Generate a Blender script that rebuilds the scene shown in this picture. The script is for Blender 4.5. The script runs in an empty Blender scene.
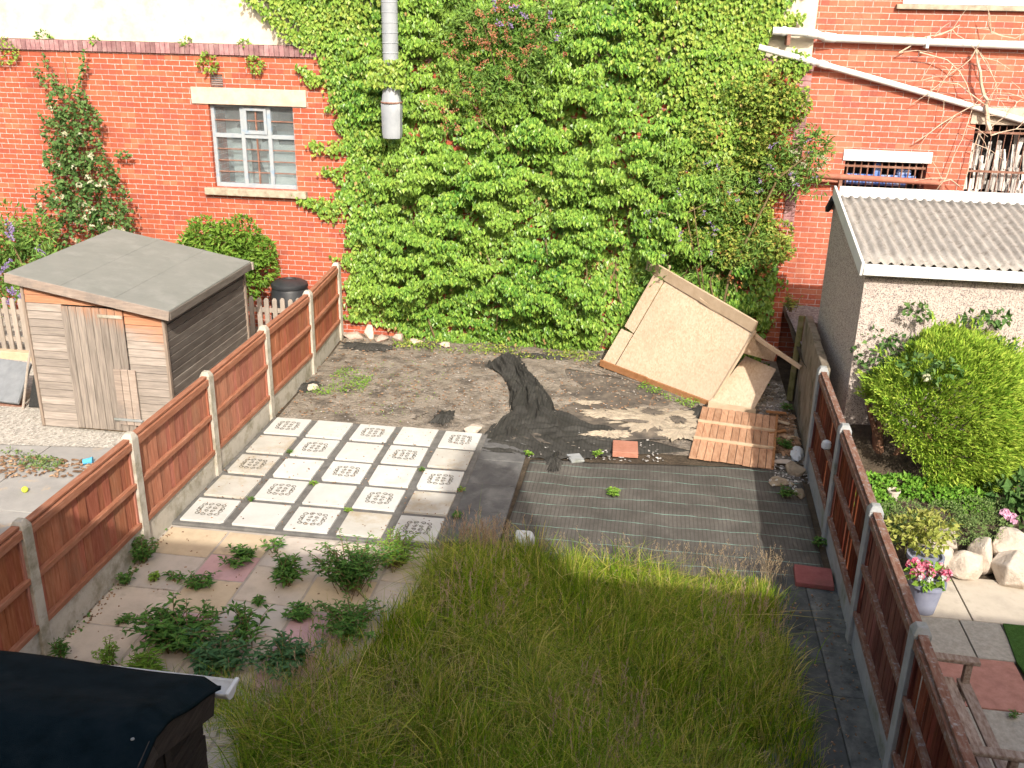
import bpy, math, random
import numpy as np
from mathutils import Vector

rng = np.random.default_rng(11)
R = random.Random(5)
sc = bpy.context.scene
COL = sc.collection
PI = math.pi

# ------------------------------------------------------------------ materials
class NT:
    def __init__(s, name):
        s.m = bpy.data.materials.new(name); s.m.use_nodes = True
        s.t = s.m.node_tree; s.n = s.t.nodes; s.n.clear()
        s.out = s.n.new('ShaderNodeOutputMaterial')
        s.co = s.n.new('ShaderNodeTexCoord')
        s.b = s.n.new('ShaderNodeBsdfPrincipled')
        s.link(s.b.outputs[0], s.out.inputs[0])
    def link(s, a, b): s.t.links.new(a, b)
    def node(s, typ, **kw):
        n = s.n.new('ShaderNode' + typ)
        for k, v in kw.items(): setattr(n, k, v)
        return n
    def setv(s, inp, v):
        if hasattr(v, 'is_output') or isinstance(v, bpy.types.NodeSocket): s.link(v, inp)
        else: inp.default_value = v
    def mapping(s, scale=(1, 1, 1), vec=None, rot=(0, 0, 0)):
        m = s.node('Mapping'); s.link(vec or s.co.outputs['Object'], m.inputs[0])
        m.inputs['Scale'].default_value = scale; m.inputs['Rotation'].default_value = rot
        return m.outputs[0]
    def noise(s, scale, detail=5, rough=.6, vec=None, dist=0):
        n = s.node('TexNoise'); s.link(vec or s.co.outputs['Object'], n.inputs['Vector'])
        n.inputs['Scale'].default_value = scale; n.inputs['Detail'].default_value = detail
        n.inputs['Roughness'].default_value = rough; n.inputs['Distortion'].default_value = dist
        return n.outputs['Fac']
    def vor(s, scale, vec=None, feature='F1', out='Distance', rand=1):
        n = s.node('TexVoronoi', feature=feature); s.link(vec or s.co.outputs['Object'], n.inputs['Vector'])
        n.inputs['Scale'].default_value = scale; n.inputs['Randomness'].default_value = rand
        return n.outputs[out]
    def ramp(s, fac, stops, interp='LINEAR'):
        r = s.node('ValToRGB'); s.link(fac, r.inputs[0]); e = r.color_ramp; e.interpolation = interp
        while len(e.elements) < len(stops): e.elements.new(.5)
        for el, (p, c) in zip(e.elements, stops):
            el.position = p; el.color = (*c, 1) if len(c) == 3 else c
        return r.outputs[0]
    def math(s, op, a, b=0., c=0.):
        n = s.node('Math', operation=op)
        for i, v in enumerate((a, b, c)): s.setv(n.inputs[i], v)
        return n.outputs[0]
    def mix(s, fac, a, b, mode='MIX'):
        n = s.node('Mix', data_type='RGBA', blend_type=mode)
        s.setv(n.inputs[0], fac)
        for i, v in ((6, a), (7, b)):
            s.setv(n.inputs[i], (*v, 1) if isinstance(v, tuple) and len(v) == 3 else v)
        return n.outputs[2]
    def island(s): return s.node('NewGeometry').outputs['Random Per Island']
    def vary(s, col, amt, hue=0):
        h = s.node('HueSaturation'); s.setv(h.inputs['Color'], col)
        r = s.island()
        s.link(s.math('MULTIPLY_ADD', r, 2 * amt, 1 - amt), h.inputs['Value'])
        if hue: s.link(s.math('MULTIPLY_ADD', s.math('FRACT', s.math('MULTIPLY', r, 7.3)), 2 * hue, .5 - hue), h.inputs['Hue'])
        return h.outputs[0]
    def done(s, col=None, rough=.8, bump=None, bstr=.3, bdist=.01, spec=.12, metal=0):
        if col is not None: s.setv(s.b.inputs['Base Color'], (*col, 1) if isinstance(col, tuple) and len(col) == 3 else col)
        s.setv(s.b.inputs['Roughness'], rough); s.b.inputs['Specular IOR Level'].default_value = spec
        s.b.inputs['Metallic'].default_value = metal
        if bump is not None:
            b = s.node('Bump'); b.inputs['Strength'].default_value = bstr; b.inputs['Distance'].default_value = bdist
            s.link(bump, b.inputs['Height']); s.link(b.outputs[0], s.b.inputs['Normal'])
        return s.m

def evenly(cols, a=.3, b=.7):
    k = len(cols); return [(a + (b - a) * i / max(1, k - 1), c) for i, c in enumerate(cols)]

def surf(name, cols, scale=6, rough=.85, bump=.3, bscale=60, bdist=.008, stretch=(1, 1, 1), var=0, stains=None, spec=.07, a=.3, b=.7, hue=0, stain_scale=2.5, stain_at=(.5, .68)):
    t = NT(name); v = t.mapping(stretch)
    c = t.ramp(t.noise(scale, 7, .65, v), evenly(cols, a, b))
    if stains:
        f = t.ramp(t.noise(stain_scale, 6, .7, t.mapping((1, 1, 1))), [(stain_at[0], (0, 0, 0)), (stain_at[1], (1, 1, 1))])
        c = t.mix(f, c, stains)
    if var: c = t.vary(c, var, hue)
    return t.done(c, rough, t.noise(bscale, 5, .6, v), bump, bdist, spec)

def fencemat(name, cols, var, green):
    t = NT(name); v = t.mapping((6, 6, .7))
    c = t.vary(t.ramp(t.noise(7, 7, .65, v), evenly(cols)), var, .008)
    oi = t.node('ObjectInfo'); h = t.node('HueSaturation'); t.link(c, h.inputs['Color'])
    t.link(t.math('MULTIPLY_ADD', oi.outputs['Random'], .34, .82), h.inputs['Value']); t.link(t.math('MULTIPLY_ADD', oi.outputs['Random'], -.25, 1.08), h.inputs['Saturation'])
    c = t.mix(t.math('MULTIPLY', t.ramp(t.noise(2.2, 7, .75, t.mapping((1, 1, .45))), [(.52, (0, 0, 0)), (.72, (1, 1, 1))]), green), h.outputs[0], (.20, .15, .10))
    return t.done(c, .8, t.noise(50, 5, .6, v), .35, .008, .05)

def leafmat(name, cols, trans=.3, rough=.45, var=.25, ns=1.3, spec=.12):
    t = NT(name)
    c = t.ramp(t.island(), [(i / max(1, len(cols) - 1), c) for i, c in enumerate(cols)])
    c = t.mix(t.math('MULTIPLY', t.ramp(t.noise(ns, 3), [(.35, (0, 0, 0)), (.65, (1, 1, 1))]), var), c, cols[-1])
    t.done(c, rough, spec=spec)
    tr = t.node('BsdfTranslucent'); t.link(c, tr.inputs[0])
    mx = t.node('MixShader'); mx.inputs[0].default_value = trans
    t.link(t.b.outputs[0], mx.inputs[1]); t.link(tr.outputs[0], mx.inputs[2]); t.link(mx.outputs[0], t.out.inputs[0])
    return t.m

def brickmat(name, c1, c2, mortar, pale=.5):
    t = NT(name)
    sp = t.node('SeparateXYZ'); t.link(t.co.outputs['Object'], sp.inputs[0])
    cb = t.node('CombineXYZ'); t.link(t.math('ADD', sp.outputs[0], sp.outputs[1]), cb.inputs[0])
    wob = t.math('MULTIPLY', t.math('SUBTRACT', t.noise(2.5, 3), .5), .012)
    t.link(t.math('ADD', sp.outputs[2], wob), cb.inputs[1])
    b = t.node('TexBrick'); t.link(cb.outputs[0], b.inputs['Vector'])
    b.inputs['Scale'].default_value = 1; b.inputs['Brick Width'].default_value = .228; b.inputs['Row Height'].default_value = .077
    b.inputs['Mortar Size'].default_value = .0055; b.inputs['Mortar Smooth'].default_value = .35; b.inputs['Bias'].default_value = -.2
    b.offset = .5
    b.inputs['Color1'].default_value = (*c1, 1); b.inputs['Color2'].default_value = (*c2, 1); b.inputs['Mortar'].default_value = (.5, .5, .5, 1)
    big = t.noise(.8, 5, .6); fine = t.noise(26, 5, .7)
    col = t.mix(t.ramp(fine, [(.4, (0, 0, 0)), (.75, (1, 1, 1))]), b.outputs['Color'], tuple(x * .72 for x in c2))
    col = t.mix(t.math('MULTIPLY', t.ramp(big, [(.45, (0, 0, 0)), (.7, (1, 1, 1))]), .35), col, (c1[0] * 1.05, c1[1] * 1.45, c1[2] * 1.5))
    mf = t.math('MULTIPLY', b.outputs['Fac'], t.math('MULTIPLY', t.ramp(t.noise(1.7, 5, .7), [(.44, (.04,) * 3), (.60, (pale,) * 3)]), t.ramp(t.noise(11, 4, .7), [(.3, (.35,) * 3), (.6, (1,) * 3)])))
    cell = t.node('TexWhiteNoise', noise_dimensions='2D'); cf = t.node('CombineXYZ')
    row = t.math('FLOOR', t.math('DIVIDE', t.math('ADD', sp.outputs[2], wob), .077)); par = t.math('MULTIPLY', t.math('MODULO', row, 2.), .114)
    t.link(t.math('FLOOR', t.math('DIVIDE', t.math('ADD', t.math('ADD', sp.outputs[0], sp.outputs[1]), par), .228)), cf.inputs[0]); t.link(row, cf.inputs[1]); t.link(cf.outputs[0], cell.inputs['Vector'])
    col = t.mix(t.ramp(cell.outputs[0], [(.82, (0, 0, 0)), (.95, (.5,) * 3)]), col, (c2[0] * .62, c2[1] * .8, c2[2] * 1.1))
    col = t.mix(t.ramp(cell.outputs[0], [(.03, (.45,) * 3), (.2, (0, 0, 0))]), col, (c1[0] * 1.05, c1[1] * 1.7, c1[2] * 1.8))
    lime = t.math('MULTIPLY', t.ramp(t.noise(3.3, 8, .8), [(.66, (0, 0, 0)), (.78, (1, 1, 1))]), .35)
    soot = t.math('MULTIPLY', t.ramp(t.noise(1.1, 8, .75, t.mapping((1, 1, .35))), [(.5, (0, 0, 0)), (.72, (1, 1, 1))]), .5)
    col = t.mix(soot, col, tuple(x * .45 for x in c2))
    col = t.mix(mf, col, mortar); col = t.mix(lime, col, (.62, .42, .36))
    h = t.math('ADD', t.math('MULTIPLY', b.outputs['Fac'], -.8), t.math('MULTIPLY', fine, .5))
    return t.done(col, .88, h, .5, .006, .2)

M = {}
M['brick'] = brickmat('red_brick', (.455, .108, .054), (.375, .084, .045), (.54, .30, .19), .34)
M['brick2'] = brickmat('red_brick_pale_joint', (.46, .130, .076), (.375, .098, .060), (.52, .33, .23), .6)
M['purple_brick'] = surf('coping_brick', [(.20, .10, .105), (.28, .155, .155), (.34, .22, .21)], 9, .85, .4, 50, var=.3)
M['render'] = surf('cream_render', [(.52, .45, .33), (.60, .54, .43), (.48, .43, .34)], 2.2, .9, .25, 80, stains=(.42, .36, .28))
M['stone'] = surf('lintel_stone', [(.44, .36, .28), (.56, .47, .37)], 8, .9, .4, 70, stains=(.38, .31, .25))
M['sill'] = surf('sill_stone', [(.22, .18, .13), (.36, .30, .23), (.45, .4, .3)], 9, .9, .4, 60)
M['concrete'] = surf('post_concrete', [(.36, .325, .27), (.47, .43, .36), (.42, .38, .315)], 5, .9, .45, 60, stains=(.24, .215, .15), stain_at=(.48, .68), stain_scale=4)
M['old_concrete'] = surf('mossy_old_concrete', [(.13, .105, .08), (.21, .175, .135), (.28, .24, .19)], 5, .95, .6, 40, .015, stretch=(1, 1, .6), stains=(.09, .085, .055), stain_at=(.5, .64))
M['concrete_grey'] = surf('grey_concrete', [(.24, .25, .25), (.36, .37, .37)], 5, .9, .4, 90, stains=(.16, .17, .13))
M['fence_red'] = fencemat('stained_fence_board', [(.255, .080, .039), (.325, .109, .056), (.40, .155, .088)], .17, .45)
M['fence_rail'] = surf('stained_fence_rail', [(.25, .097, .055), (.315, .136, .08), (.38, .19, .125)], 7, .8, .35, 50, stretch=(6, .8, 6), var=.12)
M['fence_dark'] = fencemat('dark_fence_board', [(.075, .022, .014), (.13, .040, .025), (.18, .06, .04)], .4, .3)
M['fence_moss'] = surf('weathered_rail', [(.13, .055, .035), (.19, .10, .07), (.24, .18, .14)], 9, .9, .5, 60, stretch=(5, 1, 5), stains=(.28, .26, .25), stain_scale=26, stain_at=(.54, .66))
M['shed_wood'] = surf('bleached_shed_board', [(.24, .19, .155), (.32, .255, .21), (.39, .315, .26)], 5, .85, .4, 40, stretch=(.8, 5, 9), var=.16, stains=(.21, .18, .16), stain_scale=3)
M['shed_door'] = surf('bleached_door_board', [(.19, .15, .12), (.28, .22, .175), (.37, .285, .22)], 6, .85, .4, 40, stretch=(9, 5, .6), var=.18)
def shedmat(name, cols, st):
    t = NT(name); v = t.mapping(st); c = t.ramp(t.noise(5, 7, .65, v), evenly(cols)); c = t.vary(c, .17)
    sp = t.node('SeparateXYZ'); t.link(t.co.outputs['Object'], sp.inputs[0])
    k = t.math('ADD', t.math('MULTIPLY', sp.outputs[2], 1.9), t.math('MULTIPLY', sp.outputs[0], .75)); k = t.math('ADD', k, t.math('MULTIPLY', t.noise(4, 6, .7, v), 1.5))
    c = t.mix(t.math('MULTIPLY', t.ramp(t.math('MULTIPLY', k, .25), [(.86, (0, 0, 0)), (.98, (1, 1, 1))]), .8), c, (.44, .21, .115))
    return t.done(c, .85, t.noise(40, 5, .6, v), .4, .008, .06)
M['shed_front'] = shedmat('weathered_shed_board', [(.205, .175, .15), (.29, .248, .213), (.37, .315, .27)], (.8, 5, 9))
M['shed_doorboard'] = shedmat('weathered_door_board', [(.165, .14, .12), (.25, .212, .18), (.34, .285, .24)], (9, 5, .6))
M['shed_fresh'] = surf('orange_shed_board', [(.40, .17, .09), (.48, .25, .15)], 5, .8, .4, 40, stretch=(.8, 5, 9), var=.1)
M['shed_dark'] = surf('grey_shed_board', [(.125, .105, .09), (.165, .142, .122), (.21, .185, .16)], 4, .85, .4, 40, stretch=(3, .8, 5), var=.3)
M['felt'] = surf('grey_roof_felt', [(.185, .188, .170), (.215, .216, .196)], 4, .95, .35, 220, .003, stains=(.235, .235, .215))
M['felt_dark'] = surf('black_roof_felt', [(.003, .008, .010), (.006, .013, .017), (.010, .017, .021)], 7, .88, .7, 240, .006, stains=(.015, .022, .025), stain_scale=3, stain_at=(.55, .8), spec=.03)
M['tar_wood'] = surf('black_shed_board', [(.03, .025, .022), (.075, .06, .05)], 7, .8, .5, 40, stretch=(6, .8, 6), var=.4)
M['slab_white'] = surf('pale_paving_slab', [(.47, .46, .425), (.56, .555, .525)], 3, .9, .2, 140, .003, stains=(.43, .40, .34), var=.08, stain_at=(.54, .8))
M['slab_worn'] = surf('worn_paving_slab', [(.40, .38, .335), (.50, .475, .425)], 4, .9, .25, 120, .004, stains=(.36, .29, .19), stain_at=(.48, .72), stain_scale=3)
M['slab_line'] = surf('slab_pattern', [(.085, .075, .062), (.16, .14, .11)], 12, .9)
M['mortar'] = surf('grey_mortar', [(.105, .10, .094), (.175, .168, .155)], 9, .95, .6, 60, .01)
def flagmat(n, c): return surf(n, [tuple(x * .78 for x in c), c, tuple(min(.8, x * 1.12) for x in c)], 2.6, .88, .3, 70, .006, stains=tuple(x * .6 for x in c), stain_at=(.56, .78))
M['flag_beige'] = flagmat('beige_flag', (.52, .44, .355)); M['flag_buff'] = flagmat('buff_flag', (.51, .405, .28))
M['flag_pink'] = flagmat('pink_flag', (.50, .32, .315)); M['flag_grey'] = flagmat('grey_beige_flag', (.48, .42, .36))
M['joint'] = surf('pale_joint_mortar', [(.34, .30, .26), (.44, .39, .33)], 9, .95, .5, 60, stains=(.22, .19, .15))
M['flag_dark'] = surf('dark_concrete_flag', [(.085, .083, .082), (.15, .147, .142)], 4, .85, .35, 70, stains=(.19, .185, .175))
M['path_dark'] = surf('damp_path_concrete', [(.045, .050, .050), (.075, .081, .080), (.105, .11, .105)], 5, .85, .5, 50, stains=(.15, .155, .15), stain_scale=5, stain_at=(.55, .75))
M['path_edge'] = surf('rough_path_edge', [(.05, .055, .055), (.11, .115, .11), (.17, .175, .165)], 7, .9, .7, 40, .015, stains=(.22, .22, .20), stain_scale=4, stain_at=(.55, .72))
M['nflag_cream'] = flagmat('cream_path', (.45, .395, .32)); M['nflag_grey'] = surf('speckled_grey_slab', [(.25, .235, .20), (.38, .36, .31)], 30, .9, .4, 90)
M['nflag_red'] = surf('speckled_red_slab', [(.28, .14, .11), (.40, .21, .17)], 14, .9, .4, 90)
M['soil'] = surf('dry_soil', [(.17, .142, .112), (.25, .212, .168), (.31, .268, .218), (.39, .345, .29)], 5.5, .95, 1, 26, .05, stains=(.135, .115, .095), stain_scale=2.2, stain_at=(.5, .6))
M['earth'] = surf('dark_earth', [(.05, .04, .03), (.11, .085, .06)], 5, .95, .9, 26, .03)
M['sand'] = surf('pale_sand', [(.33, .275, .205), (.44, .375, .285)], 10, .95, .8, 40, .015, stains=(.23, .19, .145), stain_scale=9)
M['yard'] = surf('yard_concrete', [(.27, .258, .24), (.36, .342, .315)], 3, .9, .4, 60, stains=(.50, .36, .22), stain_at=(.58, .72))
M['wood_pale'] = surf('pale_timber', [(.42, .31, .205), (.52, .40, .28)], 8, .8, .3, 50, stretch=(1, 1, 1))
M['wood_brown'] = surf('brown_timber', [(.26, .12, .05), (.38, .19, .09)], 9, .8, .4, 50)
M['wood_deck'] = surf('tan_panel_board', [(.30, .155, .09), (.43, .245, .15), (.50, .31, .20)], 7, .85, .4, 50, stretch=(4, .8, 4), var=.2)
M['picket'] = surf('picket_timber', [(.28, .235, .195), (.37, .32, .27)], 8, .85, .3, 40, stretch=(4, 4, .8), var=.1)
M['moss_post'] = surf('mossy_timber', [(.08, .075, .03), (.15, .14, .06), (.2, .16, .1)], 8, .9, .5, 40)
M['white'] = surf('white_plastic', [(.58, .58, .56), (.66, .66, .64)], 3, .45, .05, 30, stains=(.48, .45, .41), stain_at=(.55, .8))
M['white_paint'] = surf('pale_blue_paint', [(.25, .29, .33), (.33, .35, .36), (.21, .29, .38)], 9, .6, .3, 60, stains=(.40, .42, .44), stain_scale=14, stain_at=(.6, .7))
M['rust'] = surf('rust', [(.14, .07, .05), (.24, .125, .09), (.30, .19, .15)], 14, .85, .4, 60)
M['pipe_brown'] = surf('brown_pipe', [(.26, .10, .07), (.36, .16, .11)], 12, .7, .3, 60)
M['metal'] = surf('pale_metal', [(.25, .27, .29), (.33, .35, .37)], 6, .45, .1, 60, spec=.5)
M['black_plastic'] = surf('black_plastic', [(.018, .02, .023), (.035, .037, .04)], 8, .5, .08, 40, spec=.4)
M['rock'] = surf('pale_rock', [(.38, .31, .25), (.48, .41, .34), (.55, .48, .41)], 6, .92, .8, 24, .02, stains=(.36, .28, .21), var=.12)
M['rock_dark'] = surf('brown_rock', [(.17, .13, .09), (.30, .24, .17), (.4, .34, .26)], 8, .92, .8, 30, .02, var=.25)
M['rubble'] = surf('pale_rubble', [(.34, .26, .21), (.46, .37, .31), (.40, .24, .19)], 6, .95, .8, 30, .02, var=.25)
M['redbrick'] = surf('terracotta', [(.34, .15, .10), (.42, .20, .14)], 9, .85, .4, 50)
M['redslab'] = surf('red_paver', [(.23, .075, .07), (.32, .115, .11)], 9, .85, .4, 60, stains=(.2, .08, .07))
M['stem'] = surf('green_brown_stem', [(.14, .10, .05), (.22, .17, .09)], 12, .85)
M['bark'] = surf('red_brown_bark', [(.12, .06, .035), (.26, .14, .09)], 12, .9, .7, 30, stretch=(3, 3, .7))
M['twig'] = surf('dry_vine', [(.42, .31, .22), (.58, .46, .35)], 12, .85, .4)
M['bench'] = surf('weathered_bench', [(.14, .085, .065), (.26, .20, .16), (.36, .31, .27)], 10, .85, .4, 50, stretch=(4, 1, 4), var=.15)
M['pot_blue'] = surf('blue_grey_pot', [(.19, .20, .27), (.27, .285, .36)], 5, .5, .1)
M['pot_clay'] = surf('pale_pot', [(.50, .42, .36), (.6, .52, .46)], 5, .7, .1)
M['bark_chip'] = surf('wood_chip', [(.10, .06, .035), (.25, .15, .09), (.40, .28, .18)], 4, .95, .3, 60, var=.5)
M['grit'] = surf('mixed_grit', [(.12, .11, .10), (.3, .28, .26), (.5, .48, .45)], 4, .95, .3, 60, var=.6)
M['bag'] = surf('white_polythene', [(.48, .50, .51), (.56, .58, .59)], 9, .4, .2, 20)
M['ball'] = surf('tennis_felt', [(.55, .62, .05), (.62, .70, .10)], 20, .9, .3, 90)
M['cup'] = surf('blue_plastic', [(.08, .36, .60), (.12, .42, .66)], 5, .45)
M['slate'] = surf('grey_fabric', [(.16, .17, .18), (.23, .24, .25)], 6, .8, .2, 60)
M['mesh'] = surf('black_mesh', [(.015, .015, .016), (.05, .05, .045)], 90, .8)
M['tile'] = surf('roof_slate', [(.10, .10, .11), (.16, .16, .17)], 6, .8)
M['dark'] = surf('dark_interior', [(.02, .02, .022), (.05, .05, .052)], 4, .9)
M['junk'] = surf('grey_laths', [(.30, .28, .27), (.50, .47, .44), (.62, .58, .53)], 8, .9, .4, 40, stretch=(5, 5, .8), var=.45)
M['blueitem'] = surf('blue_tarpaulin', [(.06, .12, .42), (.12, .22, .55), (.5, .55, .65)], 12, .6)
M['asb'] = surf('corrugated_cement', [(.235, .217, .195), (.31, .288, .26), (.37, .347, .315)], 9, .95, .4, 80, stretch=(1.6, .5, 1), stains=(.18, .155, .135), stain_scale=13, stain_at=(.52, .68))
# lawn, leaves
M['lawn'] = surf('mown_turf', [(.03, .075, .015), (.06, .13, .03)], 40, .95, .8, 120, .02)
M['ivy'] = leafmat('ivy_leaf', [(.035, .115, .018), (.078, .20, .027), (.135, .285, .037), (.20, .355, .05), (.29, .41, .07)], .16, .36, .45, .9, .3)
M['ivy_light'] = leafmat('young_ivy_leaf', [(.10, .22, .03), (.165, .30, .04), (.24, .36, .055), (.32, .38, .075)], .2, .38, .3, .8, .25)
M['dead_leaf'] = leafmat('dead_leaf', [(.22, .13, .05), (.34, .22, .09), (.42, .33, .14)], .2, .7)
M['vine_mix'] = leafmat('mixed_vine_leaf', [(.07, .17, .03), (.14, .27, .04), (.22, .34, .05), (.32, .38, .07), (.36, .33, .09)], .25)
M['vine_red'] = leafmat('red_vine_leaf', [(.30, .07, .03), (.40, .15, .06), (.34, .25, .08)], .3)
M['budd'] = leafmat('buddleia_leaf', [(.07, .16, .035), (.14, .26, .05), (.22, .33, .08)], .22)
M['rose'] = leafmat('rose_leaf', [(.045, .11, .03), (.09, .18, .05), (.16, .25, .08)], .25)
M['laurel'] = leafmat('laurel_leaf', [(.07, .16, .02), (.14, .26, .035), (.22, .34, .055)], .3, .35)
M['conifer'] = leafmat('conifer_spray', [(.11, .24, .02), (.21, .37, .035), (.33, .48, .055), (.46, .55, .09)], .2, .55, .3, 2.2)
M['weed'] = leafmat('weed_leaf', [(.04, .115, .022), (.08, .19, .038), (.14, .27, .055)], .25)
M['weed_lime'] = leafmat('lime_weed_leaf', [(.10, .24, .03), (.20, .36, .05), (.28, .42, .07)], .35)
M['weed_blue'] = leafmat('blue_green_weed_leaf', [(.035, .10, .038), (.065, .155, .06), (.11, .21, .085)], .2)
M['moss_cover'] = leafmat('rockery_cover_leaf', [(.10, .17, .05), (.17, .26, .08), (.25, .32, .12)], .3)
M['parsley'] = leafmat('rockery_bright_leaf', [(.07, .20, .02), (.15, .33, .04), (.24, .42, .06)], .3)
M['golden'] = leafmat('golden_leaf', [(.22, .28, .045), (.33, .36, .08), (.42, .42, .13)], .3)
M['grass'] = leafmat('tall_grass_blade', [(.03, .085, .003), (.075, .175, .005), (.13, .265, .008), (.205, .35, .013), (.30, .37, .024), (.45, .40, .08), (.60, .50, .19)], .32, .5, .15, 1.1, .06)
M['seed'] = leafmat('grass_seed_head', [(.26, .18, .11), (.36, .27, .17), (.42, .34, .22)], .3, .8)
M['straw'] = leafmat('dry_stalk', [(.36, .28, .09), (.46, .38, .15), (.56, .48, .24)], .3, .8, spec=.05)
M['seed_red'] = leafmat('brown_seed_head', [(.34, .22, .14), (.42, .30, .20), (.48, .37, .26)], .2, .8)
M['rustflower'] = leafmat('rusty_flower', [(.30, .10, .045), (.42, .17, .08), (.36, .22, .14)], .2, .8)
M['purple'] = leafmat('purple_flower', [(.24, .17, .38), (.32, .23, .46), (.40, .33, .50)], .25, .7)
M['cream_flower'] = leafmat('cream_flower', [(.42, .42, .26), (.50, .50, .35)], .25, .7)
M['pink_flower'] = leafmat('pink_flower', [(.60, .06, .14), (.68, .15, .25), (.75, .45, .5)], .25, .7)
M['pale_pink'] = leafmat('pale_pink_flower', [(.66, .33, .48), (.74, .48, .60)], .25, .7)
M['white_flower'] = leafmat('white_flower', [(.55, .55, .54), (.62, .62, .60)], .25, .7)

def pebble():
    t = NT('pebble_dash')
    c = t.ramp(t.vor(105, out='Color'), [(.0, (.09, .075, .075)), (.2, (.20, .165, .16)), (.36, (.38, .32, .285)), (.6, (.48, .41, .36)), (1, (.57, .50, .44))])
    return t.done(c, .9, t.vor(105), .5, .006)
M['pebble'] = pebble()
def osb():
    t = NT('strand_board')
    v = t.mapping((1, 1, 1))
    w = t.node('TexVoronoi'); t.link(t.mapping((60, 26, 40), rot=(.4, .3, .7)), w.inputs['Vector']); w.inputs['Scale'].default_value = 1
    c = t.ramp(w.outputs['Color'], [(.1, (.42, .30, .20)), (.4, (.48, .355, .245)), (.7, (.52, .395, .28)), (1, (.56, .44, .325))])
    c = t.mix(t.ramp(t.noise(2, 5), [(.4, (0, 0, 0)), (.7, (.5,) * 3)]), c, (.50, .39, .29))
    c = t.mix(t.math('MULTIPLY', t.ramp(t.noise(1.6, 7, .7, t.mapping((1, 1, .5))), [(.5, (0, 0, 0)), (.7, (1, 1, 1))]), .35), c, (.36, .26, .18))
    return t.done(c, .75, w.outputs['Distance'], .25, .004)
M['osb'] = osb()
def membrane(name, base, lines=True):
    t = NT(name)
    sp = t.node('SeparateXYZ'); t.link(t.co.outputs['Object'], sp.inputs[0])
    c = t.ramp(t.noise(2.2, 7, .7), evenly([tuple(x * .65 for x in base), base, tuple(x * 1.5 for x in base)]))
    wv = t.math('FRACT', t.math('MULTIPLY', t.math('ADD', sp.outputs[0], t.math('MULTIPLY', t.noise(3, 2), .02)), 24))
    c = t.mix(t.math('MULTIPLY', t.math('GREATER_THAN', wv, .72), t.math('MULTIPLY', t.noise(9, 3), .8)), c, tuple(x * .42 for x in base))
    c = t.mix(t.math('MULTIPLY', t.ramp(t.noise(60, 4, .7), [(.6, (0, 0, 0)), (.8, (1, 1, 1))]), .5), c, tuple(x * 2.3 for x in base))
    if lines:
        y = t.math('ADD', sp.outputs[1], t.math('MULTIPLY', t.noise(.9, 4, .6), .16))
        l = t.math('LESS_THAN', t.math('FRACT', t.math('MULTIPLY', y, 4.1)), .034)
        l = t.math('MULTIPLY', l, t.ramp(t.noise(5, 4, .7), [(.36, (.1,) * 3), (.6, (1, 1, 1))]))
        c = t.mix(l, c, (.22, .37, .31))
    return t.done(c, .75, wv, .15, .002, .14)
M['membrane'] = membrane('weed_fabric', (.092, .084, .074))
M['membrane_blk'] = membrane('black_weed_fabric', (.046, .044, .039), False)
M['membrane_dirt'] = surf('dirty_fabric', [(.06, .055, .048), (.13, .11, .09), (.24, .20, .155)], 3, .9, .5, 50, stains=(.05, .047, .045))
def gravelmat():
    t = NT('pea_gravel')
    c = t.ramp(t.vor(38, out='Color'), [(0, (.22, .20, .17)), (.5, (.40, .37, .32)), (1, (.56, .52, .46))])
    return t.done(c, .9, t.vor(38), .9, .012)
M['gravel'] = gravelmat()
M['grey_gravel'] = surf('grey_gravel', [(.12, .11, .10), (.22, .21, .2), (.4, .38, .35)], 28, .95, 1, 30, .02)
def glass():
    t = NT('dusty_glass')
    g = t.node('BsdfGlossy'); g.inputs['Roughness'].default_value = .08; g.inputs[0].default_value = (.8, .85, .9, 1)
    tr = t.node('BsdfTransparent'); tr.inputs[0].default_value = (.90, .94, .95, 1)
    d = t.node('BsdfDiffuse'); d.inputs[0].default_value = (.5, .54, .55, 1)
    m1 = t.node('MixShader'); t.link(t.math('MULTIPLY', t.noise(7, 5), .22), m1.inputs[0]); t.link(tr.outputs[0], m1.inputs[1]); t.link(d.outputs[0], m1.inputs[2])
    m2 = t.node('MixShader'); m2.inputs[0].default_value = .16; t.link(m1.outputs[0], m2.inputs[1]); t.link(g.outputs[0], m2.inputs[2])
    t.link(m2.outputs[0], t.out.inputs[0]); return t.m
M['glass'] = glass()
def room():
    t = NT('cluttered_room')
    v = t.node('TexVoronoi'); t.link(t.mapping((2.2, 2, 1.8)), v.inputs['Vector']); v.inputs['Scale'].default_value = 1.6
    c = t.ramp(v.outputs['Color'], [(0, (.03, .035, .04)), (.35, (.12, .15, .16)), (.55, (.38, .44, .45)), (1, (.66, .68, .66))])
    return t.done(c, .8)
M['room'] = room()
M['blind'] = surf('white_blind', [(.36, .41, .41), (.58, .60, .57)], 5, .8, stains=(.38, .42, .42), stain_scale=4)

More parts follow.
